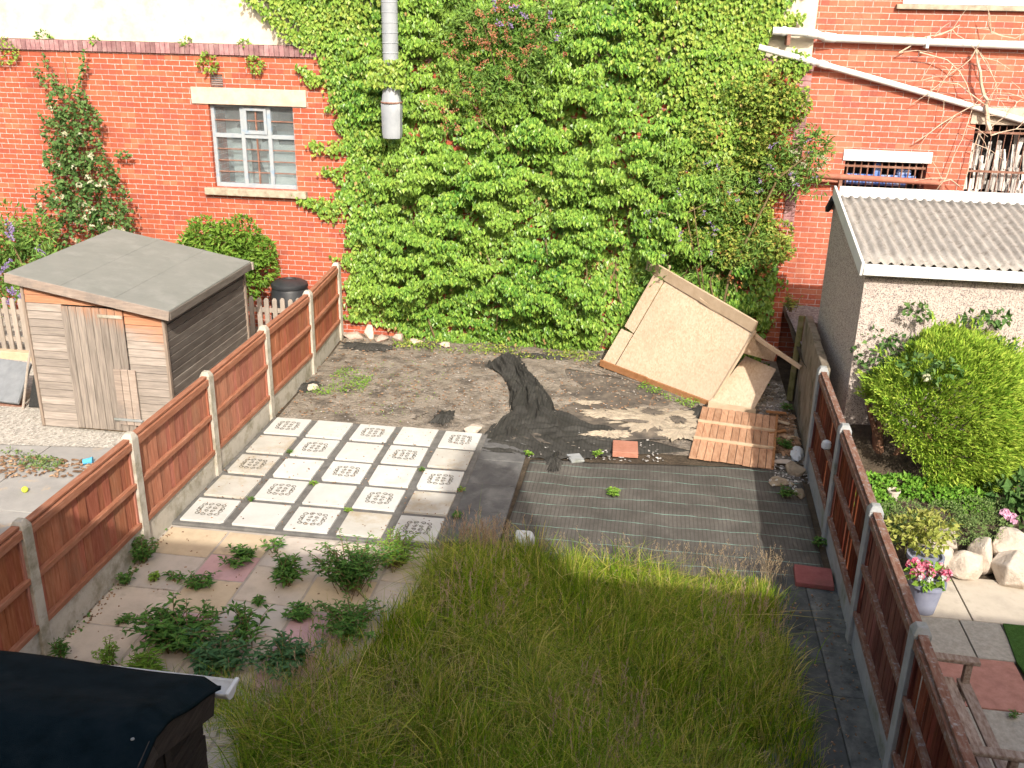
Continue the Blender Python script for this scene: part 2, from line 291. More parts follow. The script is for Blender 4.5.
# ------------------------------------------------------------------ objects
ORG = {}
def tag(o, label=None, cat=None, group=None, kind=None):
    if label: o['label'] = label
    if cat: o['category'] = cat
    if group: o['group'] = group
    if kind: o['kind'] = kind
    return o
def thing(name, loc, label, cat, group=None, kind=None, rotz=0):
    o = bpy.data.objects.new(name, None); COL.objects.link(o); o.location = loc; o.rotation_euler[2] = rotz
    o.empty_display_size = .2
    return tag(o, label, cat, group, kind)
def root_of(o):
    while o.parent: o = o.parent
    return o
def place(name, me, V, parent, origin=None):
    """V in world coordinates (numpy). The object sits at its base; a child sits at its thing's origin."""
    o = bpy.data.objects.new(name, me); COL.objects.link(o)
    if parent is not None:
        o.parent = parent; off = np.array(root_of(parent).location)
    else:
        off = np.array(origin) if origin is not None else np.array([(V[:, 0].min() + V[:, 0].max()) / 2, (V[:, 1].min() + V[:, 1].max()) / 2, V[:, 2].min()])
        o.location = off
    me.vertices.foreach_set('co', (V - off).astype(np.float32).ravel())
    me.update()
    return o

def tris(name, V, F, mats, parent=None, mi=None, origin=None, smooth=False):
    me = bpy.data.meshes.new(name); V = np.asarray(V, float); F = np.asarray(F, np.int32)
    me.vertices.add(len(V)); me.loops.add(F.size); me.polygons.add(len(F))
    me.loops.foreach_set('vertex_index', F.ravel())
    k = F.shape[1]
    me.polygons.foreach_set('loop_start', np.arange(0, F.size, k, dtype=np.int32))
    if isinstance(mats, str): mats = [mats]
    for m in mats: me.materials.append(M[m])
    if mi is not None: me.polygons.foreach_set('material_index', np.asarray(mi, np.int32))
    o = place(name, me, V, parent, origin)
    me.update(calc_edges=True); me.validate()
    me.polygons.foreach_set('use_smooth', np.full(len(me.polygons), smooth))
    return o

class MB:
    def __init__(s): s.v = []; s.f = []; s.m = []
    def add(s, vs, fs, mi=0):
        b = len(s.v); s.v += [tuple(map(float, v)) for v in vs]; s.f += [[b + i for i in f] for f in fs]; s.m += [mi] * len(fs); return s
    BF = [(0, 3, 2, 1), (4, 5, 6, 7), (0, 1, 5, 4), (1, 2, 6, 5), (2, 3, 7, 6), (3, 0, 4, 7)]
    def box(s, x0, x1, y0, y1, z0, z1, mi=0):
        return s.add([(x0, y0, z0), (x1, y0, z0), (x1, y1, z0), (x0, y1, z0), (x0, y0, z1), (x1, y0, z1), (x1, y1, z1), (x0, y1, z1)], s.BF, mi)
    def hexa(s, bottom, top, mi=0): return s.add(list(bottom) + list(top), s.BF, mi)
    def beam(s, a, b, w, h, up=(0, 0, 1), mi=0):
        a = Vector(a); b = Vector(b); d = (b - a).normalized(); u = Vector(up); u = (u - d * u.dot(d)).normalized(); r = d.cross(u)
        p = [q + r * sx * w / 2 + u * sy * h / 2 for q in (a, b) for sx, sy in ((-1, -1), (1, -1), (1, 1), (-1, 1))]
        return s.add(p, [(0, 1, 2, 3), (7, 6, 5, 4), (0, 4, 5, 1), (1, 5, 6, 2), (2, 6, 7, 3), (3, 7, 4, 0)], mi)
    def plate(s, q, th, mi=0):
        q = [Vector(p) for p in q]; n = (q[1] - q[0]).cross(q[-1] - q[0]).normalized() * th; k = len(q)
        fs = [tuple(range(k - 1, -1, -1)), tuple(range(k, 2 * k))] + [(i, (i + 1) % k, k + (i + 1) % k, k + i) for i in range(k)]
        return s.add([p for p in q] + [p + n for p in q], fs, mi)
    def tube(s, pts, r, n=8, mi=0):
        pts = [Vector(p) for p in pts]; rs = r if isinstance(r, (list, tuple)) else [r] * len(pts); vs = []; ref = None
        for i, p in enumerate(pts):
            d = (pts[min(i + 1, len(pts) - 1)] - pts[max(i - 1, 0)]).normalized()
            if ref is None: ref = Vector((0, 0, 1)) if abs(d.z) < .9 else Vector((1, 0, 0))
            a = (ref - d * ref.dot(d)).normalized(); b = d.cross(a); ref = a
            vs += [p + (a * math.cos(t) + b * math.sin(t)) * rs[i] for t in [2 * PI * k / n for k in range(n)]]
        fs = [(i * n + k, i * n + (k + 1) % n, (i + 1) * n + (k + 1) % n, (i + 1) * n + k) for i in range(len(pts) - 1) for k in range(n)]
        fs += [tuple(range(n - 1, -1, -1)), tuple((len(pts) - 1) * n + k for k in range(n))]
        return s.add(vs, fs, mi)
    def lathe(s, c, prof, n=24, mi=0):
        vs = [(c[0] + r * math.cos(2 * PI * k / n), c[1] + r * math.sin(2 * PI * k / n), c[2] + z) for r, z in prof for k in range(n)]
        fs = [(i * n + k, i * n + (k + 1) % n, (i + 1) * n + (k + 1) % n, (i + 1) * n + k) for i in range(len(prof) - 1) for k in range(n)]
        fs += [tuple(range(n - 1, -1, -1)), tuple((len(prof) - 1) * n + k for k in range(n))]
        return s.add(vs, fs, mi)
    def rock(s, c, r, seed=0, n=12, rough=.22, mi=0):
        q = random.Random(seed); ph = [(q.uniform(-1, 1), q.uniform(-1, 1), q.uniform(-1, 1), q.uniform(1.2, 3.2), q.uniform(0, 6)) for _ in range(7)]
        vs = []
        for i in range(n // 2 + 1):
            th = PI * i / (n // 2)
            for k in range(n):
                a = 2 * PI * k / n; d = (math.sin(th) * math.cos(a), math.sin(th) * math.sin(a), math.cos(th))
                f = 1 + rough * sum(math.sin(e * (x * d[0] + y * d[1] + z * d[2]) * 2 + o) for x, y, z, e, o in ph) / 2.5
                vs.append((c[0] + r[0] * d[0] * f, c[1] + r[1] * d[1] * f, c[2] + r[2] * d[2] * f))
        fs = [(i * n + k, (i + 1) * n + k, (i + 1) * n + (k + 1) % n, i * n + (k + 1) % n) for i in range(n // 2) for k in range(n)]
        return s.add(vs, fs, mi)
    def build(s, name, mats, parent=None, smooth=False, bev=0, origin=None):
        me = bpy.data.meshes.new(name); me.from_pydata(s.v, [], s.f)
        if isinstance(mats, str): mats = [mats]
        for m in mats: me.materials.append(M[m])
        me.polygons.foreach_set('material_index', s.m)
        o = place(name, me, np.array(s.v), parent, origin)
        if smooth:
            me.polygons.foreach_set('use_smooth', [True] * len(me.polygons))
            try: me.set_sharp_from_angle(angle=math.radians(40))
            except Exception: pass
        if bev:
            b = o.modifiers.new('bevel', 'BEVEL'); b.width = bev; b.segments = 2; b.limit_method = 'ANGLE'; b.angle_limit = math.radians(35)
        return o
def struct(o, kind='structure'): o['kind'] = kind; return o
def dup(o, loc, rotz=None, label=None, parent=None):
    c = o.copy(); COL.objects.link(c)
    if parent is None:
        c.location = loc
        if rotz is not None: c.rotation_euler[2] = rotz
        if label: c['label'] = label
    else: c.parent = parent
    for ch in list(o.children): dup(ch, None, parent=c)
    return c
def sheet(name, poly, z, mat, sub=1, bump=0, seed=0, kind='structure', th=0):
    """a horizontal sheet bounded by a quad poly (4 corners), gridded and gently uneven"""
    p = [np.array(q, float) for q in poly]; n = sub; q = np.random.default_rng(seed)
    ph = q.uniform(-1, 1, (9, 2)) * np.array([[1.5], [2], [3], [4], [5], [6], [7], [9], [11]]); of = q.uniform(0, 6, 9); am = 1 / np.array([1.5, 2, 3, 4, 5, 6, 7, 9, 11]) ** .7
    V = []
    for i in range(n + 1):
        for k in range(n + 1):
            u, v = k / n, i / n
            w = p[0] * (1 - u) * (1 - v) + p[1] * u * (1 - v) + p[2] * u * v + p[3] * (1 - u) * v
            h = bump * float((np.sin(ph @ w + of) * am).sum()) / 2.2
            V.append((w[0], w[1], z + abs(h)))
    F = [(i * (n + 1) + k, i * (n + 1) + k + 1, (i + 1) * (n + 1) + k + 1, (i + 1) * (n + 1) + k) for i in range(n) for k in range(n)]
    o = tris(name, V, F, mat, smooth=True)
    if kind: o['kind'] = kind
    return o

# ------------------------------------------------------------------ foliage
def nrm(a): return a / np.maximum(np.linalg.norm(a, axis=1, keepdims=True), 1e-9)
def rdir(n): return nrm(rng.normal(size=(n, 3)))
def leafgeo(P, A, N, L, W, fold=.2, droop=.15):
    A = nrm(A); N = nrm(N - A * (N * A).sum(1, keepdims=True)); S = np.cross(A, N)
    L = np.asarray(L).reshape(-1, 1); W = np.asarray(W).reshape(-1, 1); n = len(P)
    mid = P + A * L * .42
    V = np.stack([P, mid + S * W * .5 + N * W * fold, P + A * L - N * L * droop, mid - S * W * .5 + N * W * fold], 1).reshape(-1, 3)
    b = np.arange(n)[:, None] * 4
    F = np.concatenate([b + [0, 1, 2], b + [0, 2, 3]], 1).reshape(-1, 3)
    return V, F
def join(gs):
    Vs, Fs, k = [], [], 0
    for V, F in gs: Vs.append(V); Fs.append(F + k); k += len(V)
    return np.concatenate(Vs), np.concatenate(Fs)
def inpoly(p, poly):
    x, y = p[:, 0], p[:, 1]; ins = np.zeros(len(p), bool); k = len(poly)
    for i in range(k):
        (x0, y0), (x1, y1) = poly[i], poly[(i + 1) % k]
        c = ((y0 > y) != (y1 > y)) & (x < (x1 - x0) * (y - y0) / ((y1 - y0) or 1e-9) + x0); ins ^= c
    return ins
def sample(poly, n):
    poly_a = np.array(poly); lo, hi = poly_a.min(0), poly_a.max(0); out = []
    t = 0
    while t < n:
        p = rng.uniform(lo, hi, (n, 2)); p = p[inpoly(p, poly)]; out.append(p); t += len(p)
    return np.concatenate(out)[:n]
def crown(C, rad, n, L, W, out=.6, up=.35, hollow=.6, tip=None, squash=0):
    """leaves on and in ellipsoids C (k,3) with radii rad (k,3)"""
    C = np.asarray(C, float); rad = np.asarray(rad, float); k = len(C)
    idx = rng.integers(0, k, n); d = rdir(n); r = rng.uniform(hollow, 1, n) ** .6
    P = C[idx] + d * rad[idx] * r[:, None]
    N = nrm(d * out + np.array([0, -.15, up]) + rdir(n) * .45)
    A = (np.array(tip) if tip is not None else d * .7) + rdir(n) * .6
    return leafgeo(P, A, N, rng.uniform(.65, 1.2, n) * L, rng.uniform(.7, 1.15, n) * W)
def spikes(P, D, L, r, k=26):
    """flower spikes: many tiny petals round an axis"""
    g = []
    for p, d in zip(P, nrm(np.asarray(D, float))):
        t = rng.uniform(0, 1, k); ax = rdir(k)
        q = np.asarray(p) + d * t[:, None] * L + ax * (r * (1 - .75 * t))[:, None] * .8
        g.append(leafgeo(q, ax + d * .4, rdir(k), np.full(k, r * 1.1), np.full(k, r * .8)))
    return g
def blobs(P, r, k=20):
    g = []
    for p in P:
        ax = rdir(k); ax[:, 2] = np.abs(ax[:, 2]) * .8
        g.append(leafgeo(np.asarray(p) + ax * r * .6, nrm(np.cross(ax, rdir(k))), ax, np.full(k, r), np.full(k, r * .8)))
    return g

# ================================================================== SETTING
g = MB().add([(-150, -150, 0), (150, -150, 0), (150, 150, 0), (-150, 150, 0)], [(0, 1, 2, 3)]).build('ground', 'earth'); struct(g)
struct(sheet('soil', [(-.05, -.05), (6.4, -.05), (6.45, 3.62), (-.2, 3.62)], .004, 'soil', 60, .035, 3))
# neighbour's yard on the left
struct(sheet('gravel', [(-7, -1.75), (-.24, -.95), (-.24, 3.62), (-7, 3.62)], .02, 'gravel', 20, .02, 2))
y = MB()
for i in range(6):
    for k in range(8):
        x0 = -6.5 + i * 1.05; y0 = -9.4 + k * 1.12; yt = min(y0 + 1.1, -1.0)
        if yt > y0: y.box(x0, x0 + 1.035, y0, yt, -.05, .012 + .003 * ((i * 3 + k) % 3))
struct(y.build('concrete_yard', 'yard', bev=.006))

# ---- raised patio of pale slabs
PX, PY, S = .537, .546, (.446, .464)
pat = thing('patio', (1.3, -1.3, 0), None, None, kind='structure')
MB().box(-.09, 2.64, -2.66, .09, -.02, .034).build('mortar_bed', 'mortar', pat, bev=.012)
def scroll(mb, cx, cy, z):
    def arc(x, y, r, a0, a1, w=.008):
        k = 9; pts = [(x + r * math.cos(a0 + (a1 - a0) * i / k), y + r * math.sin(a0 + (a1 - a0) * i / k)) for i in range(k + 1)]
        for i in range(k):
            (xa, ya), (xb, yb) = pts[i], pts[i + 1]; dx, dy = xb - xa, yb - ya; l = math.hypot(dx, dy) or 1; nx, ny = -dy / l * w / 2, dx / l * w / 2
            mb.add([(cx + xa - nx, cy + ya - ny, z), (cx + xb - nx, cy + yb - ny, z), (cx + xb + nx, cy + yb + ny, z), (cx + xa + nx, cy + ya + ny, z)], [(0, 1, 2, 3)])
    for i, (x, y) in enumerate(((.1, .088), (.035, .1), (-.035, .1), (-.1, .088), (-.11, .028), (-.11, -.028), (-.1, -.088), (-.035, -.1), (.035, -.1), (.1, -.088), (.11, -.028), (.11, .028))):
        a = math.atan2(y, x); h = 1 if i % 2 else -1
        arc(x, y, .024, a + PI + h * .5, a + PI + h * 5.2); arc(x * .97, y * .97, .010, a + h * 1.2, a + h * 5.2)
    for i in range(4):
        a = i * PI / 2 + PI / 4; x, y = .05 * math.cos(a), .05 * math.sin(a)
        arc(x, y, .022, a + .9, a + 5.3); arc(x, y, .009, a + 2.9, a + 7)
for r in range(5):
    for c in range(5):
        x0, y1 = -.022 + c * PX, .04 - r * PY; jx, jy = R.uniform(-.006, .006), R.uniform(-.006, .006); dz = R.uniform(-.003, .003)
        pt = (r + c) % 2 == 0
        q1, q2, ro_ = R.uniform(-.003, .003), R.uniform(-.003, .003), R.uniform(-.006, .006)
        def cn(a, b, z): return (x0 + jx + a * S[0] - (b - .5) * ro_, y1 + jy - S[1] + b * S[1] + (a - .5) * ro_, z)
        zt = lambda a, b: .056 + dz + q1 * (a - .5) + q2 * (b - .5)
        poly = [(0, 0), (1, 0), (1, 1), (0, 1)]
        if (r * 5 + c * 7) % 6 == 2: poly = [(0, 0), (.93, 0), (1, .06), (1, 1), (0, 1)]
        if (r * 5 + c * 7) % 7 == 3: poly = [(.05, 0), (1, 0), (1, 1), (0, 1), (0, .08)]
        nP = len(poly)
        s = MB().add([cn(a, b, .01) for a, b in poly] + [cn(a, b, zt(a, b)) for a, b in poly], [tuple(range(nP - 1, -1, -1)), tuple(range(nP, 2 * nP))] + [(i, (i + 1) % nP, nP + (i + 1) % nP, nP + i) for i in range(nP)]).build('patterned_slab' if pt else 'plain_slab', 'slab_worn' if (r, c) in ((3, 0), (1, 0), (1, 4), (3, 4), (4, 3), (2, 0)) else 'slab_white', pat, bev=.005)
        if pt:
            m = MB(); scroll(m, x0 + S[0] / 2 + jx, y1 - S[1] / 2 + jy, .0595 + dz); m.build('scroll_pattern', 'slab_line', s)

# ---- lower paving: big flags
fl = thing('paving', (1.3, -4.5, 0), None, None, kind='structure')
MB().box(-.1, 3.0, -8.5, -2.67, -.02, .010).build('joint_bed', 'joint', fl)
cols = [(-.06, .52), (.545, 1.02), (1.045, 1.62), (1.645, 2.2), (2.225, 2.7)]
starts = [-2.69] * 5
seq = [['buff', 'grey', 'beige', 'beige', 'grey', 'beige', 'beige', 'beige', 'grey'],
       ['buff', 'pink', 'buff', 'pink', 'beige', 'grey', 'beige', 'buff', 'grey', 'pink'],
       ['grey', 'beige', 'grey', 'beige', 'grey', 'beige', 'buff', 'beige', 'grey', 'grey'],
       ['beige', 'buff', 'pink', 'pink', 'beige', 'grey', 'beige', 'beige', 'grey'],
       ['beige', 'grey', 'beige', 'grey', 'beige', 'beige', 'grey', 'beige']]
hts = [[.50, .57, .58, .6, .6, .6, .6, .6, .6], [.42, .42, .52, .45, .6, .45, .6, .45, .6, .6], [.55, .57, .45, .6, .6, .45, .6, .6, .6, .5], [.62, .55, .62, .45, .6, .6, .6, .6, .6], [.6, .6, .45, .6, .6, .6, .6, .6]]
for ci, (a, b) in enumerate(cols):
    yy = starts[ci]
    for k, h in zip(seq[ci], hts[ci]):
        t = R.uniform(-.004, .004)
        MB().hexa([(a, yy - h, -.02), (b, yy - h, -.02), (b, yy - .02, -.02), (a, yy - .02, -.02)], [(a + t, yy - h, .018 + t), (b, yy - h - t, .018), (b - t, yy - .02, .018 - t), (a, yy - .02 + t, .018)]).build('flagstone', 'flag_' + k, fl, bev=.006)
        yy -= h
# ---- strip of dark flags beside the patio, path along the right fence
pt = thing('path', (2.9, -1.3, 0), None, None, kind='structure')
for k, (ya, yb) in enumerate(((-.62, -.03), (-1.24, -.635), (-1.86, -1.255), (-2.5, -1.875))):
    MB().hexa([(2.63, ya, -.05), (3.17, ya, -.05), (3.17, yb, -.05), (2.63, yb, -.05)], [(2.63, ya, .022), (3.17, ya, .026), (3.17, yb, .02 + .004 * k), (2.63, yb, .024)]).build('flagstone', 'flag_dark', pt, bev=.008)
pr = thing('side_path', (6.0, -5, 0), None, None, kind='structure')
for k in range(9):
    ya = -3.42 - k * .84
    MB().hexa([(5.45, ya, -.05), (6.02, ya, -.05), (6.03, ya + .832, -.05), (5.45, ya + .832, -.05)], [(5.45, ya, .022), (6.03, ya, .026), (6.03, ya + .832, .023), (5.45, ya + .832, .025)]).build('flagstone', 'path_dark', pr, bev=.01)
    MB().box(6.035, 6.32, ya, ya + .835, -.05, .018 + .003 * (k % 3)).build('edging', 'path_edge', pr, bev=.015)
# ---- neighbour's garden on the right
nb = thing('neighbour_paving', (8, -4, 0), None, None, kind='structure')
def fb(x0, x1, y0, y1, m): MB().box(x0 + .006, x1 - .006, y0 + .006, y1 - .006, -.04, .02 + R.uniform(-.003, .003)).build('flagstone', m, nb, bev=.005)
fb(6.44, 7.4, -3.03, -2.3, 'nflag_cream'); fb(7.4, 9.2, -3.03, -2.3, 'nflag_cream')
fb(6.44, 7.28, -3.58, -3.03, 'nflag_grey'); fb(7.28, 7.62, -3.58, -3.03, 'nflag_grey'); fb(7.62, 9.2, -3.2, -3.03, 'nflag_grey')
fb(6.44, 7.56, -4.22, -3.58, 'nflag_red'); fb(6.44, 7.12, -4.92, -4.22, 'nflag_grey'); fb(7.12, 7.66, -4.92, -4.22, 'nflag_grey')
fb(6.44, 7.12, -5.6, -4.92, 'nflag_red'); fb(7.12, 7.6, -5.6, -4.92, 'nflag_red'); fb(6.44, 7.6, -6.6, -5.6, 'nflag_grey')
lw = MB().plate([(7.63, -3.06, .021), (7.57, -3.6, .021), (7.67, -4.9, .021), (7.61, -6.5, .021), (11, -6.5, .021), (11, -3.06, .021)], .018).build('lawn', 'lawn'); struct(lw)
bed = MB(); NX, NY = 20, 24; V = []; F = []
for i in range(NY + 1):
    for k in range(NX + 1):
        x = 6.46 + k * (14 - 6.46) / NX; yv = -2.1 + i * (3.9 + 2.1) / NY
        z = .22 + .55 * min(1, max(0, (yv + 1.9) / 1.7)) if yv > -2.05 else 0
        V.append((x, yv, z + .03 * math.sin(3 * x + 2 * yv) + .02 * math.sin(7 * yv)))
for i in range(NY):
    for k in range(NX): a = i * (NX + 1) + k; F.append((a, a + 1, a + NX + 2, a + NX + 1))
struct(tris('raised_bed', V, F, 'earth', smooth=True))
struct(sheet('rubble_fill', [(6.5, -.1), (6.74, -.1), (7.6, 3.88), (6.5, 3.88)], .80, 'grey_gravel', 16, .05, 5))

# ================================================================== BUILDINGS
WY = 3.62
ws = thing('workshop_building', (0, WY, 0), 'red brick workshop with cream rendered upper wall and blue window, half under ivy', 'building')
w = MB()
wx0, wx1, wz0, wz1 = -2.235, -.92, 2.245, 3.47
w.box(-14, wx0, WY, WY + .7, 0, 4.175); w.box(wx1, 6.45, WY, WY + .7, 0, 4.175)
w.box(wx0, -2.17, WY, WY + .7, 3.72, 3.9); w.box(-1.97, wx1, WY, WY + .7, 3.72, 3.9)
w.box(wx0, wx1, WY, WY + .7, 3.47, 3.72); w.box(wx0, wx1, WY, WY + .7, 3.9, 4.175); w.box(wx0, wx1, WY, WY + .7, 0, wz0)
w.build('wall', 'brick', ws)
MB().box(-14, 6.43, WY + .06, WY + .7, 4.33, 9).build('upper_wall', 'render', ws)
c = MB(); x = -12.0
while x < 6.4:
    c.box(x, x + .069, WY - .045, WY + .3, 4.176, 4.325 + R.uniform(-.004, .003)); x += .076
c.build('coping', 'purple_brick', ws, bev=.004)
q = MB()
for k in range(27): q.box(6.30 + .002 * (k % 2), 6.452, WY - .012, WY + .01, 2.05 + k * .077, 2.12 + k * .077)
q.build('corner_bricks', 'purple_brick', ws, bev=.003)
MB().box(-2.48, -.70, WY - .025, WY + .2, 3.475, 3.715).build('lintel', 'stone', ws, bev=.008)
MB().box(-2.37, -.76, WY - .1, WY + .2, 2.135, 2.24).build('window_sill', 'sill', ws, bev=.01)
v = MB().box(-2.165, -1.975, WY + .03, WY + .06, 3.725, 3.895).build('vent', 'metal', ws)
m = MB()
for k in range(5): m.box(-2.16, -1.98, WY + .012, WY + .03, 3.74 + k * .032, 3.752 + k * .032)
m.build('grille', 'rust', v)
FY = WY + .07
fr = MB()
def fbar(x0, x1, z0, z1, d=0): fr.box(x0, x1, FY - d, FY + .05, z0, z1)
W_ = wx1 - wx0; H_ = wz1 - wz0
m1, m2, tz = wx0 + .37 * W_, wx0 + .69 * W_, wz0 + .63 * H_
fbar(wx0, wx0 + .055, wz0, wz1); fbar(wx1 - .03, wx1, wz0, wz1); fbar(wx0 + .055, wx1 - .03, wz1 - .035, wz1); fbar(wx0 + .055, wx1 - .03, wz0, wz0 + .06, .01)
fbar(m1 - .03, m1 + .03, wz0 + .06, wz1 - .035, .004); fbar(m2 - .03, m2 + .03, wz0 + .06, wz1 - .035, .004)
for a, b in ((wx0 + .055, m1 - .03), (m1 + .03, m2 - .03), (m2 + .03, wx1 - .03)): fbar(a, b, tz - .03, tz + .03, .002)
fr2 = fr.build('window_frame', 'white_paint', ws, bev=.004)
cs = MB(); a, b = m1 + .031, m2 - .031
cs.box(a, a + .045, FY - .02, FY + .02, tz + .032, wz1 - .037); cs.box(b - .045, b, FY - .02, FY + .02, tz + .032, wz1 - .037)
cs.box(a + .045, b - .045, FY - .02, FY + .02, wz1 - .08, wz1 - .037); cs.box(a + .045, b - .045, FY - .02, FY + .02, tz + .032, tz + .085)
cs.build('casement', 'white_paint', ws, bev=.003)
gb = MB()
for a, b, mid in ((wx0 + .055, m1 - .03, 0), (m1 + .03, m2 - .03, 1), (m2 + .03, wx1 - .03, 0)):
    gb.box(a, b, FY + .012, FY + .03, (tz + wz1) / 2 - .008, (tz + wz1) / 2 + .008)
    for k in (1, 2, 3): gb.box(a, b, FY + .012, FY + .03, wz0 + .06 + k * (tz - wz0 - .09) / 4 - .007, wz0 + .06 + k * (tz - wz0 - .09) / 4 + .007)
    if mid: gb.box((a + b) / 2 - .01, (a + b) / 2 + .01, FY + .008, FY + .034, wz0 + .06, wz1 - .09)
gb.build('glazing_bar', 'rust', ws)
pn = MB().box(wx0 + .05, wx1 - .03, FY + .035, FY + .039, wz0 + .05, wz1 - .03).build('window_pane', 'glass', ws)
MB().box(wx0 + .01, wx1 - .01, WY + .55, WY + .6, wz0, wz1).build('room_back', 'room', ws)
bl = MB(); bl.box(m2 - .1, wx1 - .04, WY + .16, WY + .18, wz0 + .02, tz - .12); bl.box(wx0 + .25, m1 + .05, WY + .2, WY + .22, wz0 + .05, tz + .1)
bl.build('blind', 'blind', ws)

RY = 3.9
rb = thing('brick_building', (9, RY, 0), 'tall red brick building with barred windows behind the corrugated garage', 'building')
w = MB(); X0, X1 = 6.452, 16
a0, a1, az0, az1 = 7.10, 8.22, 2.5, 2.975
b0, b1, bz0, bz1 = 8.76, 10.6, 2.3, 3.53
w.box(X0, a0, RY, RY + .5, 0, 4.98); w.box(a1, b0, RY, RY + .5, 0, 4.98); w.box(b1, X1, RY, RY + .5, 0, 4.98)
w.box(a0, a1, RY, RY + .5, 0, az0); w.box(a0, a1, RY, RY + .5, az1, 4.98); w.box(b0, b1, RY, RY + .5, 0, bz0); w.box(b0, b1, RY, RY + .5, bz1, 4.98)
w.box(X0, 7.55, RY, RY + .5, 4.98, 9); w.box(9.9, X1, RY, RY + .5, 4.98, 9); w.box(7.55, 9.9, RY, RY + .5, 6.4, 9)
w.build('wall', 'brick2', rb)
MB().box(7.06, 8.26, RY - .02, RY + .15, 2.976, 3.13).build('lintel', 'white', rb, bev=.006)
MB().box(8.68, 10.7, RY - .02, RY + .15, 3.532, 3.76).build('lintel', 'stone', rb, bev=.008)
MB().box(7.47, 10, RY - .07, RY + .15, 4.985, 5.045).build('window_sill', 'sill', rb, bev=.006)
uw = MB(); uw.box(7.56, 9.9, RY + .02, RY + .1, 5.05, 5.14); uw.box(7.56, 7.66, RY + .02, RY + .1, 5.14, 6.3); uw.box(8.7, 8.78, RY + .02, RY + .1, 5.14, 6.3)
u = uw.build('window_frame', 'white', rb, bev=.006)
MB().box(7.6, 9.9, RY + .06, RY + .065, 5.1, 6.35).build('window_pane', 'glass', u); MB().box(7.56, 9.9, RY + .4, RY + .44, 5.05, 6.4).build('room_back', 'room', rb)
MB().box(a0, a1, RY + .4, RY + .44, az0, az1).build('room_back', 'dark', rb)
bi = MB(); bi.box(a0 + .05, a1 - .2, RY + .14, RY + .3, az0 + .12, az0 + .2); bi.box(a0 + .43, a0 + .52, RY + .1, RY + .25, az0 + .22, az1 - .03); bi.box(a0 + .05, a1 - .1, RY + .1, RY + .14, az0 + .2, az0 + .28); bi.box(a0 + .75, a0 + .95, RY + .12, RY + .25, az0 + .28, az1 - .12); bi.box(a0 + .03, a1 - .1, RY + .2, RY + .36, az0, az0 + .05)
bi.build('stored_goods', 'blueitem', rb, bev=.02)
bb = MB()
k = a0 + .05
while k < a1:
    bb.tube([(k, RY + .05, az0), (k, RY + .05, az1)], .011, 6); k += .093
bb.box(a0, a1, RY + .035, RY + .045, az1 - .09, az1 - .06); bb.box(a0, a1, RY + .035, RY + .045, az0 + .2, az0 + .225)
bb.build('window_bars', 'rust', rb)
MB().box(b0, b1, RY + .42, RY + .46, bz0, bz1).build('room_back', 'dark', rb)
jk = MB(); q = random.Random(3)
for k in range(150):
    x = q.uniform(b0 + .02, b1); zz = q.choice([bz0, bz0, bz0 + .33, bz0 + .62]); h = q.uniform(.25, .5); t = q.uniform(-.05, .05)
    jk.beam((x, RY + q.uniform(.06, .3), zz), (x + t, RY + q.uniform(.08, .3), min(zz + h, bz1 - .08)), q.uniform(.02, .07), .012, up=(0, 1, 0))
jk.build('stacked_laths', 'junk', rb)
bb = MB(); k = b0 + .06
while k < b1:
    bb.tube([(k, RY + .03, bz0), (k, RY + .03, bz1)], .006, 6); k += .09
for z in (bz0 + .58, bz1 - .12): bb.box(b0 - .08, b1, RY + .015, RY + .03, z, z + .03)
bb.build('window_bars', 'rust', rb)

# ---- pipes on the walls
def bracket(x, y, z, m, p, r=.07): MB().box(x - .03, x + .03, y, WY + .25 if y < 3.6 else RY, z - r - .04, z + r + .02).build('bracket', m, p, bev=.01)
p1 = thing('waste_pipe', (6.5, 3.8, 4.6), 'upper white waste pipe running level across the brick wall', 'pipe', 'white pipes on the brick wall')
MB().tube([(5.86, 3.50, 4.68), (6.05, 3.50, 4.675), (6.3, 3.50, 4.665), (6.42, 3.54, 4.65), (6.56, 3.74, 4.615), (6.7, 3.8, 4.6), (9.2, 3.8, 4.56), (12, 3.8, 4.51)], .052, 14).build('pipe', 'white', p1, smooth=True)
for j_ in ([(6.30, 3.5, 4.667), (6.43, 3.55, 4.648)], [(6.56, 3.74, 4.616), (6.72, 3.8, 4.6)], [(5.98, 3.5, 4.678), (6.03, 3.5, 4.677)]): MB().tube(j_, .062, 14).build('pipe_joint', 'white', p1, smooth=True)
MB().box(6.05, 6.10, 3.46, 3.68, 4.50, 4.70).build('bracket', 'rust', p1, bev=.01)
MB().box(7.9, 7.94, 3.745, 3.9, 4.50, 4.65).build('bracket', 'white', p1, bev=.006)
p2 = thing('waste_pipe', (6.5, 3.8, 4.2), 'lower white waste pipe slanting down to the right across the brick wall', 'pipe', 'white pipes on the brick wall')
MB().tube([(5.70, 3.51, 4.47), (6.1, 3.51, 4.375), (6.4, 3.53, 4.31), (6.56, 3.78, 4.27), (7.5, 3.82, 4.045), (9.35, 3.82, 3.60), (11, 3.82, 3.2)], .042, 14).build('pipe', 'white', p2, smooth=True)
for j_ in ([(6.34, 3.52, 4.32), (6.45, 3.6, 4.295)], [(6.54, 3.75, 4.275), (6.66, 3.79, 4.246)]): MB().tube(j_, .052, 14).build('pipe_joint', 'white', p2, smooth=True)
p3 = thing('gas_pipe', (6.9, 3.7, 2.7), 'rusty brown horizontal pipe crossing the small barred window', 'pipe')
MB().tube([(5.85, 3.25, 2.83), (6.25, 3.25, 2.84), (6.5, 3.46, 2.82), (6.7, 3.74, 2.78), (6.85, 3.77, 2.765), (8.33, 3.77, 2.735), (8.42, 3.79, 2.70), (8.44, 3.8, 2.3)], .042, 12).build('pipe', 'pipe_brown', p3, smooth=True)
